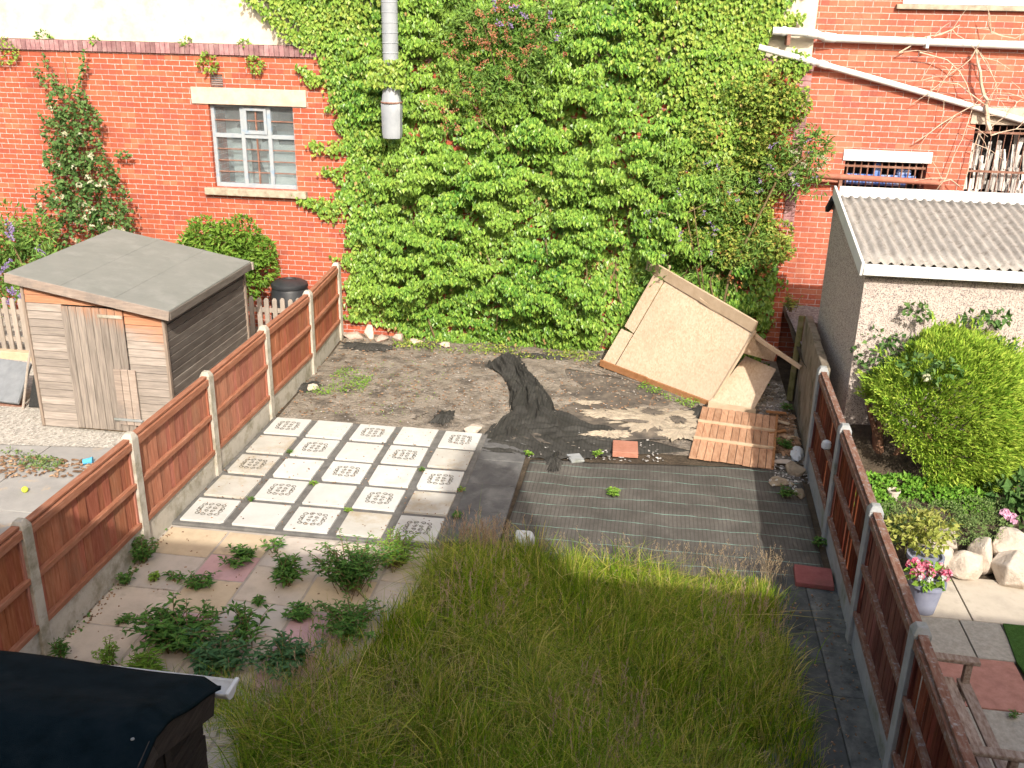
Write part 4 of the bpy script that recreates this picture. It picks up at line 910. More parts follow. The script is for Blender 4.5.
# ---- leaning strand board panel
ob = thing('board_panel', (4.6, 2.2, 0), 'large pale strand board panel leaning askew against the ivy', 'board')
A, B, TR, TL = (np.array(p) for p in ((3.88, 2.84, .11), (5.37, 1.58, .075), (5.887, 1.90, .985), (4.545, 3.28, 1.36)))
sA, sT = A * .87 + B * .13, TL * .88 + TR * .12
MB().plate([tuple(sA), tuple(B), tuple(TR), tuple(sT)], -.018).build('main_sheet', 'osb', ob)
mA, mT = A * .62 + TL * .38, sA * .62 + sT * .38
sA2, sT2 = A * .88 + B * .12, TL * .89 + TR * .11; up_ = np.array([-.004, -.006, .006])
MB().plate([tuple(A + up_), tuple(sA2 + up_), tuple(sA2 * .64 + sT2 * .36 + up_), tuple(A * .64 + TL * .36 + up_)], -.018).build('edge_strip', 'osb', ob)
MB().plate([tuple(A * .62 + TL * .38 + up_ + np.array([.03, .0, .012])), tuple(sA2 * .63 + sT2 * .37 + up_), tuple(sT2 + up_), tuple(TL + up_)], -.018).build('edge_strip', 'osb', ob)
nU = np.array([.02, -.05, .03])
MB().beam(tuple(A * 1.01 - B * .01 + np.array([-.02, -.03, -.03])), tuple(A * .55 + B * .45 + np.array([-.02, -.03, -.03])), .03, .10).beam(tuple(A * .55 + B * .45 + np.array([-.025, -.035, -.035])), tuple(B + np.array([-.02, -.03, -.03])), .03, .10).build('edge_board', 'wood_brown', ob, bev=.004)
TLx = TL + (TL - TR) * .09; TRx = TR + (TR - TL) * .38 + np.array([.03, .12, -.16])
MB().beam(tuple(TLx + np.array([0, -.035, .06])), tuple(TR + np.array([0, -.035, .06])), .035, .17).build('batten', 'wood_pale', ob, bev=.005)
MB().beam(tuple(TLx * .5 + TR * .5 + np.array([.02, -.07, .0])), tuple(TRx + np.array([.02, -.07, .0])), .04, .05).build('batten', 'wood_pale', ob, bev=.005)
MB().beam(tuple(TL * .92 + TR * .08 + np.array([.0, -.03, .0])), tuple(TL * .92 + TR * .08 + np.array([.1, .1, .14])), .03, .04).build('batten', 'wood_pale', ob, bev=.005)
C1, C2, C3, C4 = np.array((5.36, 1.52, .10)), np.array((5.93, 1.44, .07)), np.array((6.236, 2.07, .42)), np.array((5.836, 2.235, .525))
MB().plate([tuple(C1), tuple(C2), tuple(C3), tuple(C4)], -.018).build('fallen_offcut', 'osb', ob)
MB().plate([tuple(B * .3 + TR * .7 + np.array([.03, .03, -.02])), (6.20, 2.14, .50), (6.25, 2.24, .62), tuple(TR + np.array([.02, .02, -.03]))], -.016).build('rear_offcut', 'osb', ob)
MB().beam(tuple(C1 + np.array([-.02, -.03, -.03])), tuple(C2 + np.array([.02, -.03, -.03])), .03, .09).build('edge_board', 'wood_pale', ob, bev=.004)
MB().beam(tuple(B + np.array([.03, -.02, .02])), tuple(TR + np.array([.0, -.03, .02])), .022, .03).build('batten', 'wood_pale', ob)
# ---- fallen slatted panel
pl = thing('fallen_panel', (5.6, .6, 0), 'fallen tan board panel with three pale battens lying by the sand', 'fence panel')
Q = [np.array(p) for p in ((5.05, -.14, .03), (6.0, -.29, .03), (6.2, 1.24, .05), (5.26, 1.38, .06))]
def bil(u, v, dz=0): p = Q[0] * (1 - u) * (1 - v) + Q[1] * u * (1 - v) + Q[2] * u * v + Q[3] * (1 - u) * v; return (p[0], p[1], p[2] + dz)
bd = MB(); n = 11
for i in range(3):
    v0, v1 = (0, .32, .66)[i], (.325, .665, 1)[i]
    for k in range(n):
        u0, u1 = k / n + .003, (k + 1) / n - .003; j = R.uniform(-.01, .01)
        bd.hexa([bil(u0, v0 + (j if i == 0 else 0), -.008), bil(u1, v0 + (j if i == 0 else 0), -.008), bil(u1, v1, -.008), bil(u0, v1, -.008)], [bil(u0, v0 + (j if i == 0 else 0), .008 + .006 * i), bil(u1, v0 + (j if i == 0 else 0), .008 + .006 * i), bil(u1, v1, .008 + .006 * i), bil(u0, v1, .008 + .006 * i)])
bd.build('boards', 'wood_deck', pl, bev=.002)
for v in (.335, .675): MB().beam(bil(0, v, .03), bil(1, v, .03), .035, .03).build('batten', 'wood_pale', pl, bev=.003)
MB().beam(bil(.99, 0, .02), bil(1, 1, .02), .03, .05).build('batten', 'wood_brown', pl, bev=.003)
def brickobj(x, y, rot, sx, sy, sz, mat, lb, cat, name):
    c, s = math.cos(rot), math.sin(rot)
    def p(a, b, z): return (x + a * c - b * s, y + a * s + b * c, z)
    m = MB().hexa([p(-sx, -sy, .0), p(sx, -sy, .0), p(sx, sy, .0), p(-sx, sy, .0)], [p(-sx, -sy, sz), p(sx * .98, -sy, sz), p(sx, sy * .97, sz), p(-sx * .96, sy, sz)])
    o = m.build(name, mat, bev=.008); tag(o, lb, cat); o.location.z = .02; return o
brickobj(4.31, -.10, .05, .15, .17, .07, 'redbrick', 'square terracotta tile at the edge of the flat membrane', 'tile', 'quarry_tile')
brickobj(6.12, -2.60, -.06, .17, .16, .05, 'redslab', 'dark red paver with worn marks at the start of the side path', 'paver', 'red_paver')
brickobj(3.75, -.42, .4, .08, .1, .03, 'concrete_grey', 'small grey stone chip where the membrane tears', 'stone', 'stone')

# ---- stones, rubble, debris
def rk(x, y, z, r, seed, mat, lb, group, cat='stone', name='stone', pts=15, soft=.16):
    import bmesh
    q = np.random.default_rng(seed); d = q.normal(size=(pts, 3)); d /= np.linalg.norm(d, axis=1, keepdims=True)
    p = d * np.array(r) * q.uniform(.8, 1.12, (pts, 1)) + np.array([x, y, z + r[2] * .6])
    bm = bmesh.new()
    for v in p: bm.verts.new(v)
    h = bmesh.ops.convex_hull(bm, input=bm.verts)
    bmesh.ops.delete(bm, geom=[g for g in h['geom_interior'] if isinstance(g, bmesh.types.BMVert)], context='VERTS')
    bmesh.ops.dissolve_limit(bm, angle_limit=.3, verts=bm.verts, edges=bm.edges)
    bm.verts.ensure_lookup_table(); bm.verts.index_update()
    m = MB().add([tuple(v.co) for v in bm.verts], [[v.index for v in f.verts] for f in bm.faces]); bm.free()
    o = m.build(name, mat); tag(o, lb, cat, group)
    b = o.modifiers.new('bevel', 'BEVEL'); b.width = min(r) * soft; b.segments = 2; b.limit_method = 'ANGLE'; b.angle_limit = .25
    return o
for i, (x, y, z, r, lb) in enumerate([
    (6.22, -.33, .0, (.13, .11, .11), 'round brown stone between fallen panel and shaded fence'),
    (3.40, -2.42, .0, (.13, .09, .12), 'white lump of stone at the back edge of the tall grass'),
    (2.46, .12, .02, (.12, .1, .07), 'pale stone at the far right corner of the slab patio'),
    (.06, 1.12, .03, (.09, .1, .05), 'pale stone on dark scrap beside the sunlit fence'),
    (6.12, -.06, .0, (.15, .06, .05), 'long grey stone in the debris by the fallen panel'),
    (6.05, -.62, .0, (.16, .13, .05), 'flat brown stone at the corner of the flat membrane'),
    (6.22, -.85, .0, (.07, .16, .05), 'brown stone slab lying against the foot of the shaded fence')]):
    rk(x, y, z, r, 20 + i, 'bag' if i == 1 else ('rock' if i in (2, 3, 4) else 'rock_dark'), lb, 'loose stones in the garden')
bg = MB().rock((6.30, .08, .1), (.07, .1, .08), 33, 16, .45).build('plastic_bag', 'bag', smooth=False); tag(bg, 'crumpled white plastic bag beside the round brown stone', 'bag')
for i, (x, y, r) in enumerate([(-.06, 3.40, (.18, .13, .09)), (.20, 3.44, (.12, .10, .15)), (.42, 3.34, (.15, .12, .07)), (.66, 3.38, (.13, .1, .11)), (.98, 3.33, (.16, .1, .06)), (1.42, 3.30, (.12, .1, .05))]):
    rk(x, y, .0, r, 50 + i, 'rubble', ['pinkish rubble block nearest the sunlit fence at the wall foot', 'tallest pale rubble block at the wall foot', 'broad rubble block third from the sunlit fence', 'rubble block fourth from the sunlit fence', 'rubble block half under the lower ivy', 'flattest rubble block furthest right at the wall foot'][i], 'rubble blocks at the wall foot')
def litter(name, poly, n, s0, s1, mat, z=.01, seed=1, kind='stuff'):
    p = sample(poly, n); q = np.random.default_rng(seed); V = []; F = []
    for (x, y) in p:
        a = q.uniform(0, 6.28); l, w, h = q.uniform(s0, s1), q.uniform(s0, s1) * .6, q.uniform(.2, .6) * s0 + .004; c, s = math.cos(a), math.sin(a); t = q.uniform(-.3, .3)
        b = len(V)
        for sx, sy, sz in ((-1, -1, 0), (1, -1, 0), (1, 1, 0), (-1, 1, 0), (-.8, -.7, 1), (.7, -.8, 1), (.8, .8, 1), (-.7, .7, 1)):
            V.append((x + sx * l * c - sy * w * s, y + sx * l * s + sy * w * c, z + sz * h + sx * l * t * sz))
        F += [[b + i for i in f] for f in MB.BF[1:]]
    o = tris(name, V, F, mat, smooth=False); o['kind'] = kind; return o
litter('wood_chip_litter', [(6.0, .2), (6.37, .1), (6.42, 1.5), (6.15, 1.5)], 500, .015, .05, 'bark_chip', .02, 2)
litter('grit_litter', [(5.95, -.5), (6.38, -.6), (6.42, 2.6), (6.0, 2.8)], 900, .008, .026, 'grit', .015, 3)
litter('soil_crumbs', [(-.1, .15), (6.2, 1.5), (6.3, 3.3), (-.2, 3.3)], 1300, .005, .02, 'bark_chip', .03, 4)
litter('soil_grit', [(.0, .15), (5, .3), (5, 3.2), (-.1, 3.3)], 600, .004, .014, 'grit', .03, 5)
litter('soil_clods', [(-.05, .25), (2.4, .3), (2.4, 2.9), (-.1, 3.1)], 130, .012, .034, 'soil', .02, 21)
litter('soil_clods', [(3.4, 1.6), (5, 1.6), (4.4, 2.8), (3.2, 2.8)], 60, .012, .034, 'soil', .03, 22)
litter('stone_chips', [(3.2, -.5), (4.8, -.3), (4.6, .3), (3.3, -.1)], 150, .006, .02, 'grit', .02, 6)
litter('leaf_litter', [(-3.2, -2.3), (-1.2, -1.8), (-1.2, -1.45), (-3.2, -1.55)], 420, .01, .03, 'bark_chip', .03, 7)
for i, (x, y, a, l) in enumerate([(6.15, .75, .4, .22), (6.25, 1.05, -.5, .18), (6.2, 1.35, .15, .26), (6.3, .55, 1.0, .15)]):
    o = MB().beam((x - l / 2 * math.cos(a), y - l / 2 * math.sin(a), .05 + .02 * i), (x + l / 2 * math.cos(a), y + l / 2 * math.sin(a), .07), .05, .02).build('wood_offcut', 'wood_pale' if i % 2 else 'wood_brown', bev=.003)
    tag(o, ['brown wood offcut lowest in the debris by the low wall', 'pale wood offcut tilted left in the debris', 'brown wood offcut nearest the strand board', 'short pale wood offcut beside the low wall'][i], 'wood', 'wood offcuts in the debris')
pk = MB().beam((6.62, 1.2, .93), (6.8, 1.45, 1.0), .07, .03).build('plank', 'wood_pale', bev=.004); tag(pk, 'short pale plank on the rubble behind the low wall', 'plank')

# ---- right neighbour: bench, pots, rocks
be = thing('garden_bench', (6.68, -5, 0), 'weathered wooden bench with two armrests behind the shaded fence', 'bench')
st = MB()
for k in range(4): st.box(6.50 + k * .105, 6.50 + k * .105 + .082, -5.48, -4.44, .40, .425)
st.build('seat', 'bench', be, bev=.006)
bk = MB()
for k in range(3): bk.hexa([(6.44 - .03 * k, -5.48, .52 + .13 * k), (6.465 - .03 * k, -5.48, .52 + .13 * k), (6.465 - .03 * k, -4.44, .52 + .13 * k), (6.44 - .03 * k, -4.44, .52 + .13 * k)], [(6.42 - .03 * k, -5.48, .61 + .13 * k), (6.445 - .03 * k, -5.48, .61 + .13 * k), (6.445 - .03 * k, -4.44, .61 + .13 * k), (6.42 - .03 * k, -4.44, .61 + .13 * k)])
bk.build('backrest', 'bench', be, bev=.006)
for yv in (-5.44, -4.48):
    MB().beam((6.40, yv, .62), (6.93, yv, .60), .075, .035).build('armrest', 'bench', be, bev=.01)
    MB().beam((6.86, yv, .02), (6.86, yv, .585), .05, .05, up=(1, 0, 0)).build('leg', 'bench', be, bev=.006)
    MB().beam((6.50, yv, .02), (6.42, yv, .86), .05, .05, up=(1, 0, 0)).build('leg', 'bench', be, bev=.006)
    MB().beam((6.48, yv, .37), (6.86, yv, .37), .03, .06).build('seat_rail', 'bench', be)
    MB().beam((6.86, yv + (.04 if yv < -5 else -.04), .12), (6.86, yv + (.1 if yv < -5 else -.1), .12), .03, .03).build('foot', 'bench', be)
def pot(x, y, z, r, h, mat, lb, group='flower pots by the fence'):
    p = thing('flower_pot', (x, y, z), lb, 'plant pot', group)
    MB().lathe((x, y, z), [(r * .68, 0), (r * .95, h * .88), (r * 1.08, h * .88), (r * 1.08, h), (r * .93, h), (r * .9, h * .9)], 28).build('pot', mat, p, smooth=True)
    MB().lathe((x, y, z + h * .86), [(r * .9, 0), (.01, .01)], 20).build('compost', 'earth', p)
    return p
pa = pot(7.0, -2.93, .02, .145, .30, 'pot_blue', 'blue grey pot of red and white flowers beside the fence')
pb_ = pot(7.08, -2.52, .02, .15, .32, 'pot_blue', 'pot with a golden leaved shrub behind the red flowers')
pc = pot(7.0, -1.5, .34, .06, .13, 'pot_clay', 'small pale pot standing among the rockery leaves')
RK = [(7.30, -2.20, (.17, .15, .17)), (7.22, -2.0, (.13, .13, .2)), (7.55, -2.26, (.23, .17, .16)), (7.92, -2.3, (.21, .18, .2)), (8.25, -2.28, (.22, .18, .18)), (7.72, -2.12, (.16, .14, .22)), (7.98, -2.02, (.24, .17, .3)), (8.5, -2.15, (.25, .2, .25)), (7.42, -1.95, (.15, .12, .2)), (8.75, -2.35, (.2, .2, .2))]
RL = ['front rock nearest the flower pots', 'upright rock beside the golden shrub', 'broad low rock in the front row of the rockery', 'pale rock with dark cleft on its left', 'square pale rock right of the cleft', 'rock peeping over the front row', 'big rounded boulder on top of the rockery', 'tall rock right of the big boulder', 'small pale rock under the grey green cover', 'front rock furthest right in the rockery']
for i, (x, y, r) in enumerate(RK): rk(x, y, .02, r, 70 + i, 'rock', 'pale ' + RL[i] if not RL[i].startswith('pale') else RL[i], 'rockery stones', 'rock', 'rock', 22, .3)
# ================================================================== PLANTS
iv = thing('ivy', (3, 3.55, 0), 'huge mass of ivy covering the middle of the brick wall', 'climbing plant')
IVP = [(-1.5, 6.2), (-1.2, 5.1), (-.85, 4.85), (-.62, 4.6), (-.45, 4.2), (-.28, 3.6), (-.1, 3.0), (-.05, 2.6), (-.25, 2.2), (-.12, 1.9), (-.05, 1.3), (-.2, .75), (-.15, .3), (.6, .2), (1.0, .02), (6.2, .02), (6.3, .9), (6.3, 1.6), (6.05, 2.2), (5.9, 3.0), (5.85, 3.7), (5.75, 4.3), (5.85, 4.7), (6.15, 5.2), (6.2, 6.2)]
def edge_d(p):
    d = np.full(len(p), 9.)
    for i in range(len(IVP)):
        a, b = np.array(IVP[i]), np.array(IVP[(i + 1) % len(IVP)]); ab = b - a
        t = np.clip(((p - a) @ ab) / max(ab @ ab, 1e-9), 0, 1); d = np.minimum(d, np.linalg.norm(p - a - t[:, None] * ab, axis=1))
    return d
cl = sample(IVP, 1500); dd = edge_d(cl)
fld = np.sin(cl[:, 0] * 2.1 + 1.3 * np.sin(cl[:, 1] * 2)) + .8 * np.sin(cl[:, 0] * 4.3 - cl[:, 1] * 3.1) + .5 * np.sin(cl[:, 1] * 7.7 + 1.5 * np.sin(cl[:, 0] * 3))
th = np.clip(dd / .9, .12, 1) * (.31 + .11 * fld + rng.uniform(-.16, .16, len(cl)))
th *= np.clip(1.25 - .16 * cl[:, 1], .45, 1.2); th = np.clip(th, .03, .62)
th = np.where((np.abs(cl[:, 0] - .7) < .32) & (cl[:, 1] > 3.0), np.minimum(th, .2), th)
th = np.where((cl[:, 0] > 3.75) & (cl[:, 0] < 5.6) & (cl[:, 1] < 1.62 - .35 * (cl[:, 0] - 4.5)), np.minimum(th, .04), th)
C = np.stack([cl[:, 0], WY - .02 - th, cl[:, 1]], 1)
rad = np.stack([rng.uniform(.10, .22, len(cl)), .05 + th * .42, rng.uniform(.06, .12, len(cl))], 1)
k = 84000; pr_ = rad[:, 0] * rad[:, 2] * (.3 + th); pr_ /= pr_.sum(); idx = rng.choice(len(C), k, p=pr_); d = rdir(k); d[:, 1] = -np.abs(d[:, 1]); d[:, 2] = d[:, 2] * .8 + .3; d = nrm(d)
P = C[idx] + d * rad[idx] * rng.uniform(.6, 1.08, k)[:, None]
N = nrm(d * .55 + np.array([.05, -.5, .5]) + rdir(k) * .42); A = np.array([0, -.4, -1.]) + rdir(k) * .6
g1 = leafgeo(P, A, N, rng.uniform(.048, .082, k), rng.uniform(.030, .05, k), .16, .25)
p2 = sample(IVP, 24000); P2 = np.stack([p2[:, 0], WY - rng.uniform(.02, .09, len(p2)), p2[:, 1]], 1)
g2 = leafgeo(P2, np.array([0, -.2, -1.]) + rdir(len(P2)) * .6, np.array([0, -1, .35]) + rdir(len(P2)) * .35, rng.uniform(.065, .10, len(P2)), rng.uniform(.06, .09, len(P2)), .1, .1)
tris('foliage', *join([g1, g2]), 'ivy', iv)
p3 = sample(IVP, 900); p3 = p3[(np.sin(p3[:, 0] * 3.1) * np.sin(p3[:, 1] * 2.7 + 1)) > .1]; n3 = len(p3)
tris('dead_leaves', *leafgeo(np.stack([p3[:, 0], WY - .12 - rng.uniform(0, .25, n3), p3[:, 1]], 1), np.array([0, -.2, -1.]) + rdir(n3) * .5, np.array([0, -1, .4]) + rdir(n3) * .5, rng.uniform(.05, .08, n3), rng.uniform(.03, .05, n3)), 'dead_leaf', iv)
# younger, flatter growth: top, left edge, right shoulder, and over the flue
yp = []
def strand(x0, z0, ang, L, n, w=.07):
    t = rng.uniform(0, 1, n); cur = np.sin(t * 4 + ang) * .12
    return np.stack([x0 + math.cos(ang) * L * t + rng.normal(0, w, n) * (1 - .5 * t), z0 + math.sin(ang) * L * t + cur * .5 + rng.normal(0, w, n) * (1 - .5 * t)], 1)
for x, z, a, L, n in ((-.5, 4.3, 2.5, 1.3, 420), (-.3, 3.9, 2.9, .5, 160), (-.1, 3.0, 3.3, .55, 130), (-.1, 2.65, 3.5, .4, 90), (-.15, 2.15, 3.2, .75, 190), (-.2, 1.95, 3.0, .45, 90), (0, 1.3, 3.4, .4, 70), (-.4, 4.4, 2.2, 1.2, 420), (-.6, 4.7, 2.6, .9, 300), (5.7, 4.6, .6, .6, 220), (5.8, 4.25, -.1, .5, 120), (6.1, 4.33, -.2, .3, 90)): yp.append(strand(x, z, a, L, n))
ed = sample(IVP, 16000); ed = ed[(edge_d(ed) < rng.uniform(0, .5, len(ed))) & (ed[:, 1] > .3)]; yp.append(ed)
rs_ = np.concatenate([rng.normal((5.5, 3.7), (.42, .5), (2200, 2)), rng.normal((5.2, 4.7), (.7, .5), (2600, 2))]); rs_ = rs_[inpoly(rs_, IVP)]; yp.append(rs_)
lf = np.concatenate([rng.normal((-.2, 4.6), (.4, .5), (1500, 2)), rng.normal((.15, 3.6), (.22, .6), (1100, 2))]); lf = lf[inpoly(lf, IVP)]; yp.append(lf)
y2 = np.concatenate(yp); n = len(y2)
inside = np.clip(edge_d(y2) * inpoly(y2, IVP), 0, 1)
P = np.stack([y2[:, 0], WY - .03 - rng.uniform(0, .08, n) - inside * .22, y2[:, 1]], 1)
fl_ = 900; f1_ = np.stack([rng.uniform(.45, .95, fl_), rng.uniform(2.88, 2.98, fl_), rng.uniform(3.86, 4.22, fl_)], 1)
P = np.concatenate([P, f1_[:380]]); n = len(P)
tris('young_foliage', *leafgeo(P, np.array([0, -.3, -1.]) + rdir(n) * .6, np.array([.05, -.75, .6]) + rdir(n) * .42, rng.uniform(.045, .075, n), rng.uniform(.04, .065, n), .12, .2), 'ivy_light', iv)
st = MB(); q = random.Random(6)
for k in range(12):
    x = q.uniform(.1, 5.8); pts = [(x, WY - .08, .02)]; z = .02
    while z < q.uniform(1.2, 4.5): z += .3; x += q.uniform(-.14, .14); pts.append((x, WY - q.uniform(.05, .22), z))
    st.tube(pts, [.016 - .010 * i / len(pts) for i in range(len(pts))], 5)
st.build('stems', 'stem', iv, smooth=True)

def bush(name, loc, label, cat, C, rad, n, L, W, mat, stems=None, group=None, extra=None, **kw):
    t = thing(name, loc, label, cat, group)
    tris('foliage', *crown(C, rad, n, L, W, **kw), mat, t)
    if stems:
        m = MB()
        for pts, r in stems: m.tube(pts, [.6 * r * (1 - .6 * i / max(1, len(pts) - 1)) for i in range(len(pts))], 6)
        m.build('stems', 'stem', t, smooth=True)
    for nm, g, mt in (extra or []):
        for q in (g if isinstance(g, list) else [g]): tris(nm, *q, mt, t)
    return t
def rnd(n, lo, hi): return rng.uniform(lo, hi, (n, 3))
# mixed vine and buddleia to the right of the ivy
C = np.concatenate([np.stack([rng.uniform(4.9, 6.35, 60), rng.uniform(3.22, 3.5, 60), rng.uniform(1.5, 3.9, 60)], 1), np.stack([rng.uniform(5.6, 6.25, 22), rng.uniform(3.25, 3.5, 22), rng.uniform(2.9, 4.05, 22)], 1)])
sp = np.concatenate([np.stack([rng.uniform(4.4, 5.9, 18), rng.uniform(2.95, 3.15, 18), rng.uniform(1.5, 3.0, 18)], 1), np.stack([rng.uniform(5.9, 6.7, 8), rng.uniform(2.92, 3.1, 8), rng.uniform(2.75, 3.4, 8)], 1)])
C2 = np.stack([rng.uniform(4.5, 6.0, 40), rng.uniform(3.05, 3.35, 40), rng.uniform(1.3, 2.9, 40)], 1)
C3 = np.stack([rng.uniform(6.0, 6.72, 34), rng.uniform(3.0, 3.3, 34), rng.uniform(2.65, 3.4, 34)], 1)
vm = bush('mixed_vine', (5.8, 3.3, 0), 'yellowing vine with red leaf patches at the right end of the ivy', 'climbing plant', C, np.tile([.17, .12, .15], (len(C), 1)), 9500, .065, .048, 'vine_mix', extra=[('red_foliage', crown(np.stack([rng.uniform(5.2, 6.3, 16), rng.uniform(3.2, 3.4, 16), rng.uniform(1.3, 3.9, 16)], 1), np.tile([.1, .06, .1], (16, 1)), 200, .06, .045), 'vine_red')])
stm = [([(5.3, 3.4, .1), (5.2, 3.3, 1.2), (4.9, 3.1, 2.3)], .03), ([(5.5, 3.4, .1), (5.6, 3.25, 1.4), (6.1, 3.1, 2.8), (6.5, 3.0, 3.2)], .035), ([(4.3, 3.2, 2.3), (4.8, 3.05, 2.22), (5.3, 3.05, 2.5)], .02), ([(5.4, 3.3, .5), (5.1, 3.1, 1.9), (5.0, 3.0, 2.4)], .02)]
bush('buddleia', (5.4, 3.3, 0), 'buddleia with purple flower spikes arching out right of the ivy', 'shrub', np.concatenate([C2, C3]), np.concatenate([np.tile([.2, .12, .15], (40, 1)), np.tile([.13, .11, .13], (34, 1))]), 2500, .10, .028, 'budd', stm, 'purple flowered shrubs', [('flower', spikes(sp, rdir(26) * .6 + np.array([.2, -.6, .1]), .12, .02, 16), 'purple'), ('flower', spikes(np.stack([rng.uniform(6.1, 6.75, 9), rng.uniform(2.9, 3.1, 9), rng.uniform(2.7, 3.35, 9)], 1), rdir(9) * .5 + np.array([.4, -.5, -.3]), .14, .022), 'cream_flower')], out=.5)
# rusty buddleia at the top
C = np.stack([rng.uniform(1.5, 3.1, 46), rng.uniform(2.98, 3.25, 46), rng.uniform(3.75, 5.0, 46)], 1)
sp = np.concatenate([rng.normal((2.3, 2.88, 4.55), (.42, .06, .3), (70, 3)), rng.normal((1.6, 2.88, 3.75), (.22, .05, .2), (18, 3))])
bush('buddleia', (2.2, 3.4, 3.2), 'faded buddleia with rust coloured seed heads high in the ivy', 'shrub', C, np.tile([.2, .12, .15], (46, 1)), 1700, .11, .03, 'budd', [([(2.3, 3.5, 3.0), (2.2, 3.3, 4.0), (2.0, 3.0, 4.8)], .025), ([(2.4, 3.5, 3.2), (2.6, 3.2, 4.2), (2.9, 3.0, 4.9)], .02), ([(2.3, 3.5, 3.0), (1.8, 3.2, 3.7), (1.5, 3.0, 3.8)], .015)], 'purple flowered shrubs', [('seed_head', spikes(sp, rdir(88) * .6 + np.array([-.5, -.5, .3]), .13, .026, 20), 'rustflower'), ('flower', spikes(np.stack([rng.uniform(2.2, 3.2, 7), np.full(7, 2.85), rng.uniform(4.2, 5.0, 7)], 1), rdir(7) + np.array([0, -.5, .2]), .13, .028), 'purple')], out=.5)
# climbing rose at far left
RC = [(-4.3, 3.32, 3.45, .3, .22), (-4.1, 3.3, 3.2, .28, .26), (-4.45, 3.3, 3.0, .3, .26), (-4.15, 3.22, 2.75, .42, .26), (-4.55, 3.3, 2.6, .25, .2), (-3.95, 3.2, 2.45, .38, .24), (-3.75, 3.1, 2.05, .42, .26), (-4.2, 3.1, 2.0, .5, .32), (-4.35, 3.25, 2.25, .3, .4), (-4.75, 3.35, 1.9, .35, .35), (-4.4, 3.2, 1.5, .5, .3), (-3.7, 3.1, 1.8, .3, .25), (-3.8, 3.2, 1.45, .4, .3)]
C = np.array([r[:3] for r in RC]); rd = np.array([(r[3], .2, r[4]) for r in RC])
cf = C[rng.integers(0, len(C), 34)] + rnd(34, -.3, .3) * np.array([1, 0, 1]) + np.array([0, -.16, 0])
wl_ = []
for a in ((-4.45, 3.5, 1.9, .75, 60, .05), (-4.2, 3.5, 1.3, .8, 60, .04), (-4.5, 3.1, 2.8, .4, 40, .04), (-3.75, 2.6, .4, .35, 30, .04), (-4.5, 3.6, 2.4, .5, 40, .05)):
    w_ = strand(*a); wl_.append(leafgeo(np.stack([w_[:, 0], 3.5 - rng.uniform(0, .1, len(w_)), w_[:, 1]], 1), rdir(len(w_)), np.array([0, -.8, .5]) + rdir(len(w_)) * .4, np.full(len(w_), .06), np.full(len(w_), .045)))
bush('climbing_rose', (-4.2, 3.4, 0), 'tall climbing rose with cream blooms on the brick wall behind shed', 'climbing plant', C, rd, 3300, .075, .06, 'rose', [([(-4.2, 3.4, 0), (-4.25, 3.4, 1.5), (-4.3, 3.4, 3.0), (-4.4, 3.5, 4.1)], .025), ([(-4.0, 3.3, 0), (-3.9, 3.25, 1.4), (-4.1, 3.3, 2.6), (-4.15, 3.5, 3.9)], .02), ([(-4.3, 3.4, 2.8), (-4.6, 3.45, 3.2), (-4.75, 3.5, 3.3)], .01)], None, [('flower', blobs(cf, .05, 9), 'cream_flower'), ('shoot', wl_, 'rose')])
C = np.concatenate([np.stack([rng.uniform(-6, -4.75, 26), rng.uniform(2.6, 3.2, 26), rng.uniform(.5, 1.75, 26)], 1), np.stack([rng.uniform(-4.9, -3.6, 14), rng.uniform(2.5, 2.9, 14), rng.uniform(.3, 1.2, 14)], 1)])
sp = np.concatenate([np.stack([rng.uniform(-5.6, -4.55, 13), rng.uniform(2.3, 2.6, 13), rng.uniform(.9, 1.9, 13)], 1), np.array([(-4.75, 1.9, .95), (-4.62, 1.9, .9), (-4.55, 1.92, .8), (-4.7, 1.88, .78)])])
bush('buddleia', (-5.1, 2.8, 0), 'buddleia with lilac spikes over the left picket fence', 'shrub', C, np.tile([.28, .25, .25], (40, 1)), 3400, .13, .04, 'budd', [([(-5, 2.8, 0), (-5, 2.7, 1), (-5.2, 2.6, 1.8)], .03), ([(-4.9, 2.8, 0), (-4.6, 2.5, .8), (-4.5, 2.3, 1.3)], .02)], 'purple flowered shrubs', [('flower', spikes(sp, rdir(17) * .5 + np.array([.1, -.4, -.5]), .16, .035, 40), 'purple')], out=.5)
C = np.array([(-2.35, 3.0, 1.4), (-2.2, 3.0, 1.65), (-1.85, 3.05, 1.55), (-1.55, 3.0, 1.4), (-2.15, 3.05, 1.5), (-1.8, 2.95, 1.2), (-1.45, 3.05, 1.15), (-2.1, 3.0, 1.15), (-1.6, 3.05, 1.68), (-1.75, 3.0, .9), (-1.35, 3.1, 1.4)])
bush('laurel_bush', (-1.8, 3.05, 0), 'rounded bright green bush below the blue window', 'shrub', C, np.array([(.26, .22, .24)] * 2 + [(.34, .28, .28)] * 5 + [(.34, .28, .28)] + [(.24, .2, .24), (.4, .25, .3), (.2, .2, .2)]), 3800, .10, .045, 'laurel', [([(-1.8, 3.1, 0), (-1.8, 3.05, .8), (-1.9, 3.05, 1.6)], .03), ([(-1.75, 3.1, 0), (-1.6, 3.0, .8), (-1.4, 3.0, 1.3)], .025)])
